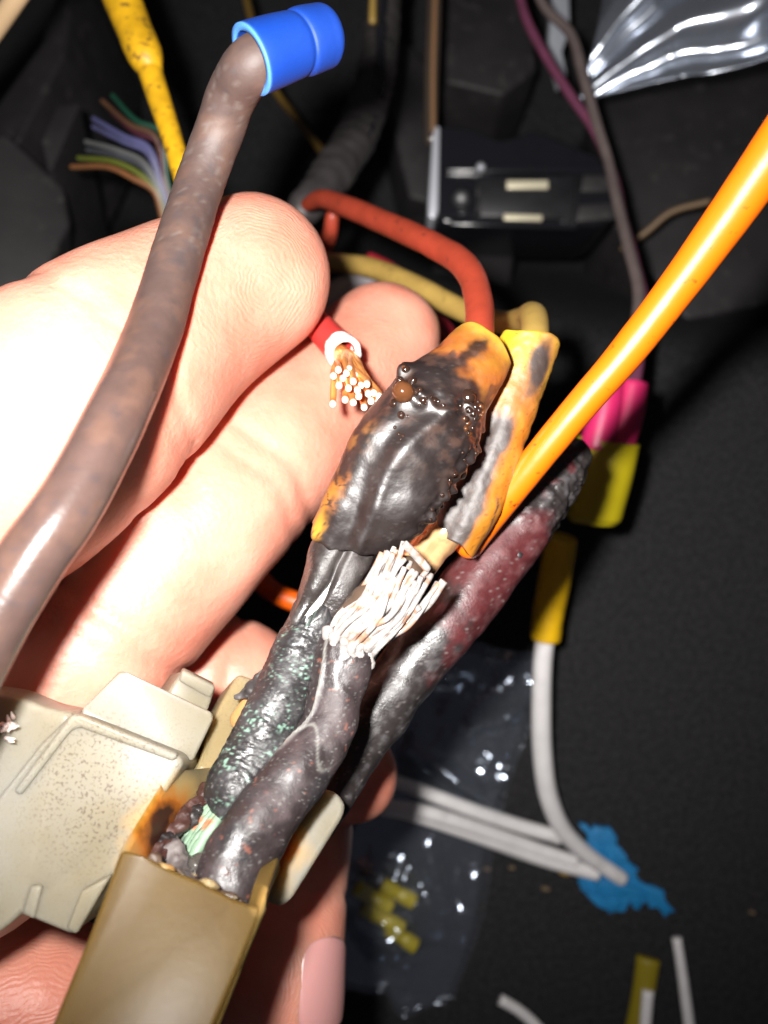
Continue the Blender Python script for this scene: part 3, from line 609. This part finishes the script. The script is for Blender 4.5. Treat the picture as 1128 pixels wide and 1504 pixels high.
for i in range(14):   # ragged collar at the root
    u = rng.uniform(-1, 1); x, y = np.array((512, 950))+u*np.array((36, 18)); 
    tube('oxide_crumb', [(x, y+12, 75.4+abs(u)*1.6, 7), (x+rng.normal(0, 4), y-rng.uniform(2, 12), 75.0+abs(u)*1.8, 8)], M['tinned'], st, 10, 8, disp=lambda t, a, p, r: (fbm(p, 1.6, 3)-.5)*.7)

# ------------------------------------------------------------------ yellow sleeve over the tan wire
ys = thing('sleeved_wire', P(650, 790, 86), 'tan wire in a yellow shrink sleeve smeared with dark scorch bands', 'wire')
tube('lead_wire', [(400, 375, 150, 12), (470, 384, 142, 13), (540, 392, 136, 14.5), (610, 420, 128, 16), (680, 456, 120, 16.5), (738, 474, 112, 17), (768, 470, 105, 19), (783, 464, 98, 20.5), (786, 490, 92, 21), (778, 530, 88, 22)], M['tan'], ys, 24, 110, disp=lambda t, a, p, r: (fbm(p, .35, 78)-.5)*.12)
def yd(t, a, p, r): return (fbm(p, .3, 81)-.5)*.7+(fbm(p, 1.4, 82)-.5)*.14-.35*np.exp(-((a-.25)/.25)**2)*sst(t, .25, .5)
def yc(t, a, p):
    n = fbm(p, .4, 83); n2 = fbm(p, 1.1, 84); c = np.broadcast_to(np.array((.34, .125, .005)), p.shape).copy()
    c = mixc(c, (.50, .33, .012), sst(t, .4, .05)*.8); c = mixc(c, (.26, .075, .008), sst(n, .5, .75)*.6)
    band = sst(np.abs(a+.02-(n-.5)*.5), .66, .25)*sst(t, .30, .45)
    band = np.maximum(band, np.exp(-(((a+.60)/.5)**2+((t-.13-(n-.5)*.1)/.15)**2))*1.3)
    band = np.maximum(band, sst(t, .62, .85)*sst(a, -.55, -.05))
    band = np.maximum(band, np.exp(-((a+.95+(t-.8)*2.2+(n2-.5)*.3)/.06)**2)*sst(t, .72, .78)*sst(t, .95, .9))
    c = mixc(c, (.16, .055, .018), np.clip(band*1.25, 0, 1)*.9); c = mixc(c, (.019, .0145, .0145), sst(band+(n2-.5)*.5, .55, .95)*.95)
    c = mixc(c, (.06, .03, .01), sst(vnoise(p, 4.0, 85), .80, .9)*.6)
    return rgba(c, .46+.1*n2+.1*np.clip(band, 0, 1))
tube('heat_shrink_sleeve', [(780, 500, 86.5, 44), (768, 530, 86.3, 45), (748, 582, 86, 45), (726, 640, 86, 47), (704, 700, 86, 48), (682, 752, 86, 47), (664, 790, 86.2, 43)], M['sleeve'], ys, 100, 120, disp=yd, colf=yc, hollow=.5, flat=.88, endj=lambda a, e: (.5*np.sin(a-.3)+.2*np.sin(a*3) if e == 0 else -.6*np.sin(a-.2)+.2*np.sin(a*4)))
tube('copper_barrel', [(684, 745, 86, 30), (650, 782, 86, 30), (616, 822, 85.2, 29), (575, 868, 84.4, 28)], M['barrel'], ys, 30, 40, disp=lambda t, a, p, r: (fbm(p, .6, 88)-.5)*.5-.35*np.exp(-((a+.3)/.3)**2)*sst(t, .3, .5), cap=(0, 0))

# ------------------------------------------------------------------ dark red scorched cable
rc = thing('scorched_cable', P(510, 1110, 90), 'dark red cable with flaking black char at its upper end', 'cable')
def rd(t, a, p, r): return (fbm(p, .25, 121, 2)-.5)*.9+(fbm(p, 1.5, 122)-.5)*.10+(vnoise(p, 2.0, 123)-.3)*.55*sst(t, .26, .16)
def rcf(t, a, p):
    n = fbm(p, .4, 125); n2 = fbm(p, 1.2, 126); red = np.broadcast_to(np.array((.062, .0125, .014)), p.shape).copy()
    red = mixc(red, (.10, .034, .036), sst(n2, .5, .72)*.7); blkc = np.broadcast_to(np.array((.022, .018, .018)), p.shape).copy(); blkc = mixc(blkc, (.055, .05, .052), sst(n2, .52, .75))
    m = sst(t+(n-.5)*.10-.03*np.sin(a*2), .19, .235)*sst(t+(n-.5)*.5+.06*a, .56, .40)
    m = m*(1-.9*sst(a+(n2-.5)*.5, .95, 1.25)*sst(vnoise(p, .5, 128), .35, .6))
    m = np.maximum(m, sst(vnoise(p, .9, 129), .72, .8)*sst(t, .2, .1)*.8)
    c = blkc*(1-m[:, None])+red*m[:, None]
    c = mixc(c, (.22, .20, .19), sst(vnoise(p, 5.5, 127), .80, .93)*.45)
    return rgba(c, .30+.22*sst(n2, .35, .65)+.1*m)
ins = tube('insulation', [(838, 668, 98, 27), (826, 684, 97.4, 35), (806, 714, 96.5, 41), (774, 758, 95, 46), (730, 818, 94, 48), (680, 884, 93, 50), (628, 950, 92, 49), (572, 1022, 91, 47), (528, 1086, 90, 44), (492, 1148, 88, 40), (455, 1205, 85, 36)], M['burnt'], rc, 80, 200, disp=rd, colf=rcf)
for (x, y, d, w_, an) in [(758, 812, 91.6, 11, -.9), (742, 832, 91.5, 9, -.8), (776, 780, 92.5, 12, -.7), (800, 742, 93.5, 12, -.9), (690, 916, 91.5, 6, -.9), (655, 966, 90.5, 7, -.9), (815, 715, 93.5, 10, -.6), (788, 765, 92.0, 8, -1.2)]:
    tube('char_flake', [(x-w_*1.4*math.cos(an), y-w_*1.4*math.sin(an), d+.7, w_*.5), (x, y, d, w_), (x+w_*1.5*math.cos(an), y+w_*1.5*math.sin(an), d+.5, w_*.4)], M['burnt'], rc, 16, 14, disp=lambda t, a, p, r: (fbm(p, 1.6, 131)-.5)*.8, colf=lambda t, a, p: blk(t, a, p, (.02, .018, .018), .4, 0, 9, .2, .5), flat=.4)

# ------------------------------------------------------------------ red wire with bare copper strands between the fingers
rw = thing('red_wire', P(470, 475, 99), 'red wire pinched between two fingers, bare copper strands fanning from its cut end', 'wire')
Q = [(430, 440, 104, 17), (455, 465, 101, 20), (480, 492, 97, 22.5), (497, 510, 93.8, 24), (505, 518, 92.3, 25)]
tube('insulation', Q, M['red'], rw, 30, 40, hollow=.55, disp=lambda t, a, p, r: (fbm(p, .5, 141)-.5)*.12, transport=True)
tube('cut_rim', [(499, 511.5, 93.3, 25.6), (506.5, 519, 92.0, 26)], M['cut'], rw, 36, 8, hollow=.6, disp=lambda t, a, p, r: (fbm(p, 1.4, 142)-.5)*.5, transport=True)
ends = [(490, 552), (497, 543), (509, 548), (513, 542), (521, 551), (519, 560), (498, 566), (489, 593), (507, 587), (519, 591), (512, 570), (527, 582), (525, 573), (535, 598), (539, 564), (545, 589), (549, 577), (557, 582), (556, 590), (504, 555), (530, 566), (541, 578)]
for i, (x, y) in enumerate(ends):
    u = i/len(ends); rr = 15*math.sqrt((i*.618) % 1); an = i*2.4; sx, sy = 505+rr*math.cos(an), 521+rr*math.sin(an)*.9
    dz = 84.5+rng.uniform(-1.4, 1.6); k = (x-523)*.25
    s_ = tube('strand', [(sx*.4+485*.6, sy*.4+500*.6, 95, 5.0), (sx, sy, 91.5, 5.0), ((sx+x)/2+k*.4, (sy+y)/2-3, 88.0+(dz-84.5)*.5, 5.1), (x, y-4, dz+.9, 5.1), (x, y, dz, 5.1)], M['copper'], rw, 10, 24, cap=(0, 0), transport=True)
    tube('cut_tip', [(x, y-.8, dz+.15, 5.3), (x, y+.8, dz-.35, 5.1)], M['copperend'], s_, 10, 4, cap=(0, 1), transport=True)

# ------------------------------------------------------------------ background wires and things
def wire(name, pts, m, label, cat='wire', group=None, ns=16, **k): return tag(tube(name, pts, M[m] if isinstance(m, str) else m, None, ns, None, **k), label, cat, group)
# black taped harness with two glossy lengths
hb = thing('wire_harness', P(470, 290, 150), 'black taped wire harness curving down behind the blue terminal, glossy film along it', 'harness')
tube('taped_bundle', [(572, -60, 175, 26), (560, 40, 172, 27), (548, 130, 166, 29), (520, 205, 158, 31), (485, 262, 150, 30), (450, 305, 146, 26), (420, 340, 146, 24)], mat('grey_black_tape', (.034, .030, .030), .5, bump=.04, bscale=900, var=.25), hb, 28, 80, disp=lambda t, a, p, r: (fbm(p, .25, 151)-.5)*1.2+.12*np.sin(t*150))
tube('film_strip', [(566, -40, 168, 6), (560, 40, 166, 7), (558, 130, 162, 7), (546, 180, 158, 6), (534, 215, 153, 4)], M['blackgloss'], hb, 14, 50, disp=lambda t, a, p, r: (fbm(p, .3, 152)-.5)*1.4)
tube('bare_lead', [(548, -20, 168, 5), (547, 30, 167, 5.5)], M['tan'], hb, 10, 8)
wire('red_wire', [(488, 318, 140, 10), (484, 345, 142, 11), (472, 375, 145, 11), (455, 400, 148, 11)], 'redwire', 'short red wire dropping from the black harness behind the large fingertip')
wire('crimson_wire', [(545, 380, 152, 9), (580, 400, 150, 10), (630, 460, 146, 11), (655, 485, 144, 12), (672, 520, 142, 12)], mat('crimson_insulation', (.30, .012, .025), .45), 'crimson wire passing behind the rear fingertip')
wire('grey_wire', [(470, 450, 138, 14), (495, 425, 139, 15), (530, 412, 141, 14), (560, 420, 143, 13)], mat('grey_insulation', (.22, .20, .21), .6, bump=.02), 'short grey wire wedged behind the gap between two fingertips')
# yellow shrink-wrapped wire at the top
yw = thing('yellow_wire', P(262, 255, 118), 'dirty yellow wire with thicker shrink tube, above the raised finger', 'wire')
tube('shrink_tube', [(140, -110, 128, 29), (166, -40, 126, 28), (192, 30, 124, 27), (216, 88, 122, 24.5), (222, 104, 122, 18)], M['yellowdirty'], yw, 24, 60, disp=lambda t, a, p, r: (fbm(p, .4, 161)-.5)*.35)
tube('wire', [(214, 84, 122.4, 18), (232, 140, 121, 17), (250, 195, 119, 15.5), (266, 250, 117, 15), (290, 330, 114, 14)], M['yellowdirty'], yw, 20, 40)
wire('pale_wire', [(-60, 110, 130, 16), (-10, 45, 126, 15), (25, -5, 122, 15), (70, -70, 118, 15)], mat('cream_insulation', (.55, .38, .22), .4), 'cream wire tip cutting the corner above the dark trim rail')
# fan of thin coloured wires
cols = {'green': (.012, .085, .05), 'brown': (.14, .065, .035), 'maroon': (.09, .02, .035), 'violet-blue': (.13, .13, .30), 'slate blue': (.12, .12, .26), 'grey': (.16, .165, .165), 'dark grey': (.08, .085, .10), 'lime green': (.17, .20, .03), 'orange-tan': (.32, .13, .05)}
en = [(165, 140), (150, 148), (165, 165), (137, 174), (137, 186), (126, 208), (128, 220), (115, 232), (105, 245)]
for i, ((k, c), (x, y)) in enumerate(zip(cols.items(), en)):
    bx, by = 246-i*2.4, 268+i*1.5; cx, cy = (x+bx)/2+8, (y+by)/2-18+i*1.2
    wire('thin_wire', [(bx+14, by+42, 152, 6), (bx, by, 150, 5.5), (cx+22, cy+8, 147+i*.3, 4.4), (cx-12, cy-8, 147+i*.4, 4), (x, y, 150+i*.6, 3.6)], mat('thin_'+k.replace(' ', '_')+'_insulation', tuple(.6*v for v in c), .45, var=.15), 'thin %s wire in the fanned bunch of cut ends' % k, group='fanned thin wires', ns=12, cap=(1, 0))
wire('dull_wire', [(355, -30, 190, 5), (372, 40, 188, 5.5), (400, 125, 184, 5.5), (440, 180, 180, 5), (475, 225, 176, 6), (500, 262, 172, 5)], mat('dull_gold_insulation', (.12, .07, .012), .5), 'thin dull gold wire hanging in the dark below the blue terminal')
wire('tan_wire', [(915, 365, 190, 4), (950, 340, 188, 4.5), (985, 312, 186, 4.5), (1040, 296, 184, 4.5)], mat('dull_tan_insulation', (.16, .10, .05), .5), 'thin tan wire in the dark beside the orange wire')
ct = thing('clear_tube', P(633, 205, 190), 'thin glossy brown tube standing at the end of the black module', 'tube')
tube('tube_wall', [(640, -60, 186, 11), (637, 30, 186, 11), (634, 110, 188, 11), (633, 205, 190, 10)], mat('clear_brown_tube', (.06, .045, .035), .1, coat=.6), ct, 14)
tube('core', [(641, -60, 184.4, 4), (638, 30, 184.4, 4), (636, 110, 186.4, 4), (636, 190, 188.4, 4)], mat('amber_tube_core', (.22, .12, .06), .3), ct, 8)

# black module
md = thing('black_module', P(770, 330, 196), 'black plastic module with a bright metal end strip and two pale pins', 'module')
slab('case', [(640, 190, 188), (652, 182, 188), (690, 186, 188), (735, 205, 188), (762, 198, 188), (785, 188, 188), (880, 228, 188), (903, 260, 188), (906, 320, 188), (880, 332, 188), (650, 330, 188), (640, 315, 188)], 26, M['blackgloss'], md, 1.2, 4)
slab('end_strip', [(636, 195, 187), (641, 184, 187), (646, 186, 187), (644, 310, 187), (638, 322, 187), (629, 318, 187), (629, 300, 187)], 14, M['chrome'], md, .5, 3)
slab('top_rail', [(655, 237, 186.6), (895, 240, 186.6), (892, 256, 186.6), (655, 252, 186.6)], 3, M['blackgloss'], md, .5, 3)
slab('bottom_rail', [(660, 318, 186.6), (850, 328, 186.6), (848, 337, 186.6), (662, 331, 186.6)], 3, M['blackgloss'], md, .4, 3)
slab('face_plate', [(700, 262, 186.8), (850, 256, 186.8), (842, 322, 186.8), (704, 318, 186.8)], 2, M['black'], md, .4, 3)
slab('pin', [(744, 264, 186.2), (806, 264, 186.2), (806, 277, 186.2), (744, 277, 186.2)], 1.5, M['pin'], md, .3)
slab('pin', [(740, 313, 186.2), (797, 315, 186.2), (797, 324, 186.2), (740, 323, 186.2)], 1.5, M['pin'], md, .3)
slab('rib_block', [(856, 256, 186.4), (896, 256, 186.4), (896, 282, 186.4), (852, 282, 186.4)], 2, M['trim'], md, .4)
slab('rib_block', [(850, 300, 186.4), (905, 296, 186.4), (904, 322, 186.4), (846, 326, 186.4)], 2, M['trim'], md, .4)
for i in range(3): slab('divider', [(836+i*7, 256, 186.2), (840+i*7, 256, 186.2), (832+i*7, 330, 186.2), (828+i*7, 330, 186.2)], 2, M['black'], md, .2)
for (x, y, r_) in [(706, 246, 8), (848, 214, 5)]: tube('rivet', [(x, y, 187.6, r_), (x, y+.1, 185.6, r_*.8)], M['chrome'] if r_ > 6 else M['blackgloss'], md, 14, 4, transport=True)
tube('dial', [(678, 292, 187.5, 16), (678, 292.2, 185.4, 14)], M['black'], md, 22, 5, transport=True, cap=(0, 0))
for y in (272, 296): slab('notch', [(700, y, 186), (706, y, 186), (704, y+16, 186), (699, y+16, 186)], 2, M['trim'], md, .2)
# metal bracket behind
tag(slab('metal_bracket', [(812, -30, 206), (836, -30, 206), (838, 40, 204), (826, 75, 203), (834, 110, 202), (822, 122, 202), (806, 60, 203)], 4, mat('dull_bright_metal', (.55, .58, .64), .35, metal=.3, bump=.06, bscale=300), None, .6), 'crumpled strip of bright metal behind the purple wire', 'bracket')
# purple and grey pair down to the pink connector
wire('purple_wire', [(755, -50, 176, 6), (772, 25, 174, 7), (806, 90, 172, 7), (838, 140, 170, 7), (872, 190, 168, 7), (900, 255, 165, 7), (915, 320, 160, 7), (932, 385, 154, 8), (944, 440, 150, 8.5), (940, 510, 144, 9), (930, 575, 139, 10)], 'purple', 'purple wire running from above down to the magenta connector')
wire('grey_brown_wire', [(775, -50, 173, 6.5), (800, 10, 172, 7), (838, 50, 170, 7.5), (856, 110, 168, 7.5), (876, 180, 166, 7.5), (893, 235, 164, 7.5), (905, 290, 160.5, 8), (922, 360, 155, 8.5), (938, 430, 149, 9), (930, 500, 144, 9), (912, 575, 139, 10)], 'grey', 'grey-brown wire twisted with the purple one above the magenta connector')
# magenta and yellow connector
cn = thing('crimp_connector', P(880, 770, 142), 'magenta connector plugged into a yellow sleeve, half shaded by the orange wire', 'connector')
tube('magenta_barrel', [(893, 560, 137, 23), (888, 600, 137, 25), (878, 648, 137, 25), (875, 662, 137, 24)], M['pink'], cn, 24, 20, cap=(0, 0), flat=.9)
tube('magenta_barrel', [(930, 562, 138, 22), (922, 605, 138, 24), (908, 652, 138, 24), (906, 664, 138, 23)], M['pink'], cn, 24, 20, cap=(0, 0), flat=.9)
tube('yellow_sleeve', [(893, 646, 138, 46), (885, 690, 139, 45), (876, 735, 141, 42), (871, 762, 142, 38), (870, 770, 142, 30)], M['olive'], cn, 36, 30, hollow=1.0, flat=.8)
tube('yellow_core', [(885, 670, 139, 40), (872, 764, 142, 34)], M['olive'], cn, 24, 8, flat=.75, cap=(0, 0))
# white wire in its yellow shrink
ww = thing('white_wire', P(912, 1291, 176), 'white wire leaving a yellow shrink tube and bending down to the blue scrap', 'wire')
tube('shrink_tube', [(826, 790, 152.5, 22), (823, 802, 153, 23), (815, 850, 155, 23), (806, 900, 157, 22.5), (801, 938, 158, 21.5)], M['yellow'], ww, 28, 40, disp=lambda t, a, p, r: (fbm(p, .35, 171)-.5)*.45, cap=(0, 0))
tube('wire', [(806, 910, 157.5, 14), (798, 960, 159, 14), (795, 1040, 162, 14.5), (797, 1110, 165, 14.5), (806, 1170, 168, 14), (828, 1220, 171, 13), (866, 1258, 174, 12), (914, 1291, 176.2, 11)], M['white'], ww, 22, 80, cap=(1, 0))
G_ = 'cut white wires lying on the black felt'
wire('white_wire', [(560, 1143, 168, 9), (600, 1155, 169.5, 10), (680, 1185, 172.5, 10.5), (760, 1212, 176, 10.5), (824, 1230, 176.4, 10.5)], 'white', 'cut white wire lying alone just above the pair, tip under the bent wire', group=G_, cap=(1, 0))
wire('white_wire', [(560, 1186, 167, 10), (600, 1193, 168.5, 12), (700, 1226, 172.5, 12), (800, 1262, 176.3, 11.5), (878, 1283, 176.3, 11)], 'white', 'lower of two cut white wires lying side by side, tip on the blue scrap', group=G_, cap=(1, 0))
wire('white_wire', [(570, 1184, 166, 10), (620, 1192, 167.5, 11), (700, 1217, 171.5, 11), (790, 1248, 175.6, 10.5), (846, 1266, 176.2, 10)], 'white', 'upper of two cut white wires lying side by side, tip short of the blue scrap', group=G_, cap=(1, 0))
wire('white_wire', [(994, 1378, 176.5, 7), (1002, 1430, 176.4, 7.5), (1010, 1490, 176.3, 8), (1022, 1580, 176.2, 8)], 'white', 'straight white wire offcut lying apart on the black felt below the blue scrap', group=G_, cap=(0, 1))
wire('white_wire', [(735, 1468, 176.4, 8), (762, 1484, 176.3, 8), (790, 1510, 176.2, 8.5), (830, 1570, 176.2, 8.5)], 'white', 'curved white wire offcut on the black felt near the clear bag', group=G_, cap=(0, 1))
yo = thing('offcut_wire', P(940, 1500, 177), 'white wire offcut with a dark yellow shrink sleeve behind it', 'wire')
tube('shrink_tube', [(952, 1408, 176, 17), (946, 1450, 176, 16), (936, 1500, 176, 15), (918, 1580, 176, 15)], mat('dark_yellow_shrink', (.22, .17, .004), .5, bump=.03), yo, 20, 24, cap=(0, 1), flat=.55)
tube('wire', [(952, 1455, 174.6, 8.5), (949, 1490, 174.4, 8.5), (944, 1580, 174.4, 9)], M['white'], yo, 16, 16, cap=(0, 1))

# blue scrap: ragged overlapping strips
bl = thing('blue_scrap', P(915, 1290, 178), 'ragged bright blue scrap of soft tape on the black felt under white wire ends', 'scrap')
def rag(poly, d, th, amp=4):
    pts = []
    for i in range(len(poly)):
        a_, b_ = np.array(poly[i], float), np.array(poly[(i+1) % len(poly)], float); n = max(2, int(np.linalg.norm(b_-a_)/9))
        for k in range(n): q = a_+(b_-a_)*k/n; pts.append((*(q+rng.normal(0, amp*.5, 2)), d+rng.normal(0, .15)))
    return slab('tape_strip', pts, th, M['bluetape'], bl, .35, 2)
rag([(852, 1210), (868, 1218), (888, 1212), (905, 1235), (920, 1262), (935, 1275), (930, 1290), (900, 1280), (868, 1252)], 176.2, 1.6, 7)
rag([(868, 1262), (890, 1255), (935, 1268), (932, 1285), (905, 1282), (960, 1300), (975, 1312), (985, 1338), (975, 1347), (955, 1325), (945, 1340), (925, 1325), (905, 1342), (885, 1335), (862, 1318), (848, 1290), (858, 1282)], 176.8, 1.4, 7)
rag([(872, 1296), (905, 1292), (955, 1310), (950, 1322), (920, 1314), (890, 1312)], 175.7, .9, 7)
rag([(858, 1308), (880, 1318), (905, 1320), (912, 1332), (896, 1340), (872, 1330)], 175.9, .9, 2)
rag([(880, 1238), (905, 1240), (925, 1260), (918, 1270), (892, 1262)], 175.6, .8, 2)
# yellow crumbs
for (x, y, r_) in [(830, 1281, 5), (716, 1276, 3.5), (752, 1274, 3), (802, 1305, 4), (1105, 1340, 3)]:
    tag(tube('crumb', [(x-r_, y, 177.3, r_*.8), (x+r_*.5, y+1, 177.0, r_)], mat('crumb_tan_%d' % x, (.40, .24, .02) if r_ > 4.5 else (.13, .09, .05), .6), None, 10, 6, disp=lambda t, a, p, r: (fbm(p, 2, 5)-.5)*.4, transport=True), 'tiny yellow crumb beside the white wire tips' if r_ > 4.5 else 'tiny brown crumb of debris on the black felt', 'crumb', 'crumbs on the felt')

# ------------------------------------------------------------------ clear bag with yellow connectors, and crumpled film at the top
def film_mat(name, tint, gl, diff, bd=.0012, ro=.13):
    m = bpy.data.materials.new(name); m.use_nodes = True; nt = m.node_tree; N = nt.nodes; Lk = nt.links; N.remove(N['Principled BSDF']); out = N['Material Output']
    tr = N.new('ShaderNodeBsdfTransparent'); gb = N.new('ShaderNodeBsdfGlossy'); gb.inputs['Roughness'].default_value = ro; gb.inputs[0].default_value = (*tint, 1); df = N.new('ShaderNodeBsdfDiffuse'); df.inputs[0].default_value = (*tint, 1)
    m1 = N.new('ShaderNodeMixShader'); m1.inputs[0].default_value = gl; Lk.new(tr.outputs[0], m1.inputs[1]); Lk.new(gb.outputs[0], m1.inputs[2])
    m2 = N.new('ShaderNodeMixShader'); m2.inputs[0].default_value = diff; Lk.new(m1.outputs[0], m2.inputs[1]); Lk.new(df.outputs[0], m2.inputs[2]); Lk.new(m2.outputs[0], out.inputs[0])
    geo = N.new('ShaderNodeNewGeometry'); n = N.new('ShaderNodeTexNoise'); n.inputs['Scale'].default_value = 160; n.inputs['Detail'].default_value = 3; Lk.new(geo.outputs['Position'], n.inputs['Vector'])
    bp = N.new('ShaderNodeBump'); bp.inputs['Distance'].default_value = bd; Lk.new(n.outputs['Fac'], bp.inputs['Height']); Lk.new(bp.outputs[0], gb.inputs['Normal'])
    return m
def ridged(p, sc, s): return 1-np.abs(2*fbm(p, sc, s, 3)-1)
def film(name, quad, dfun, m, nu, nv, th, parent=None, wob=0):
    """crumpled sheet between four corner pixels; dfun(u,v,p)->height mm"""
    u, v = np.meshgrid(np.linspace(0, 1, nu), np.linspace(0, 1, nv), indexing='ij')
    c = [P(*q) for q in quad]
    p = (1-u)[..., None]*(1-v)[..., None]*c[0]+u[..., None]*(1-v)[..., None]*c[1]+u[..., None]*v[..., None]*c[2]+(1-u)[..., None]*v[..., None]*c[3]
    if wob:   # uneven outline
        mid = p.mean((0, 1)); ang = np.arctan2(v-.5, u-.5); q = np.stack([np.cos(ang)*2, np.sin(ang)*2, 0*ang], -1)
        p = p+(p-mid)*((fbm(q, .7, 5, 2)-.6)*wob*.55*sst(np.maximum(np.abs(2*u-1), np.abs(2*v-1)), .2, 1))[..., None]*(1, 1, 0)
    hgt = dfun(u, v, p); top = p.copy(); top[..., 2] += hgt; low_ = top.copy(); low_[..., 2] -= th
    V = np.vstack([top.reshape(-1, 3), low_.reshape(-1, 3)]); n = nu*nv; Fc = []
    for i in range(nu-1):
        for j in range(nv-1):
            q = (i*nv+j, (i+1)*nv+j, (i+1)*nv+j+1, i*nv+j+1); Fc += [q, tuple(n+x for x in q[::-1])]
    bd = [i*nv for i in range(nu)]+[(nu-1)*nv+j for j in range(1, nv)]+[i*nv+nv-1 for i in range(nu-2, -1, -1)]+[j for j in range(nv-2, 0, -1)]
    for x, y in zip(bd, bd[1:]+bd[:1]): Fc.append((x, x+n, y+n, y))
    return meshobj(name, V, Fc, m, parent)
bag = thing('plastic_bag', P(640, 1250, 178), 'crumpled clear plastic bag lying on the black felt under the hand', 'bag')
FM = film_mat('clear_film', (.75, .85, 1), .10, .009, .0007, .16)
def bump_at(p, x, y, h_, rx, ry, an):
    c = P(x, y, 176); dx, dy = p[..., 0]-c[0], p[..., 1]-c[1]; ca_, sa_ = math.cos(an), math.sin(an)
    return h_*np.exp(-(((dx*ca_+dy*sa_)/rx)**2+((dy*ca_-dx*sa_)/ry)**2))
def bagh(u, v, p):
    h_ = .9+(ridged(p*(1, .45, 1), .10, 181)-.55)*1.8+(ridged(p, .25, 182)-.6)*.8
    h_ = h_+bump_at(p, 570, 1345, 7.5, 9, 6, -.6)+bump_at(p, 735, 1045, 6, 6, 2.2, .5)+bump_at(p, 672, 1142, 4, 8, 1.6, -.6)+bump_at(p, 690, 1330, 2.5, 3, 12, -.2)+bump_at(p, 640, 1290, 2.5, 2.5, 10, .3)+bump_at(p, 660, 980, 4, 5, 3, .4)
    h_ = h_+bump_at(p, 575, 1345, 1, 9, 7, -.6)*(ridged(p*(.6, 1, 1), .22, 187)-.5)*7
    return np.maximum(h_, .15)
film('film', [(455, 1440, 177.4), (668, 1475, 177.4), (835, 930, 177.4), (590, 900, 177.4)], bagh, FM, 110, 150, .15, bag, .9)
film('film', [(465, 1455, 177.8), (655, 1490, 177.8), (815, 945, 177.8), (575, 915, 177.8)], lambda u, v, p: .1+(ridged(p, .12, 183)-.5)*.15, FM, 60, 90, .05, bag, .9)
for i, (x, y, an, l, w_) in enumerate([(548, 1318, .55, 60, 13), (562, 1348, .55, 66, 13), (585, 1312, .5, 52, 12), (590, 1376, .6, 48, 12)]):
    ca_, sa_ = math.cos(an)*l*.5, math.sin(an)*l*.5
    tag(tube('yellow_splice', [(x-ca_, y-sa_, 174.3+i*.2, w_), (x-ca_*.3, y-sa_*.3, 174.2+i*.2, w_*.96), (x, y, 174.2+i*.2, w_*.8), (x+ca_*.3, y+sa_*.3, 174.2+i*.2, w_*.96), (x+ca_, y+sa_, 174.3+i*.2, w_)], mat('yellow_splice_vinyl', (.46, .37, .012), .35) if i == 0 else bpy.data.materials['yellow_splice_vinyl'], None, 18, 24, hollow=.5), 'small yellow crimp splice inside the clear bag', 'splice', 'yellow splices in the bag')
tf = film_mat('silvery_film', (.84, .9, 1), .5, .05, .0001, .22)
def tfd(u, v, p):
    c = P(800, 185, 180); dx, dy = p[..., 0]-c[0], p[..., 1]-c[1]; an = np.arctan2(dy, dx); rr = np.hypot(dx, dy)
    w = an+.30*(fbm(p, .045, 3, 3)-.5)
    return 4+5*np.sin(math.pi*np.clip(v, 0, 1))+(rr/40)*(2.6*np.sin(w*15+.6)+0.7*np.sin(w*31+1))+(fbm(p, .02, 191, 2)-.5)*8+(ridged(p, .05, 192)-.6)*2.5
tag(film('plastic_film', [(842, 165, 180), (1240, 80, 158), (1240, -170, 164), (900, -100, 184)], tfd, tf, 130, 110, .15), 'bunched shiny clear plastic film above the orange wire', 'plastic film')
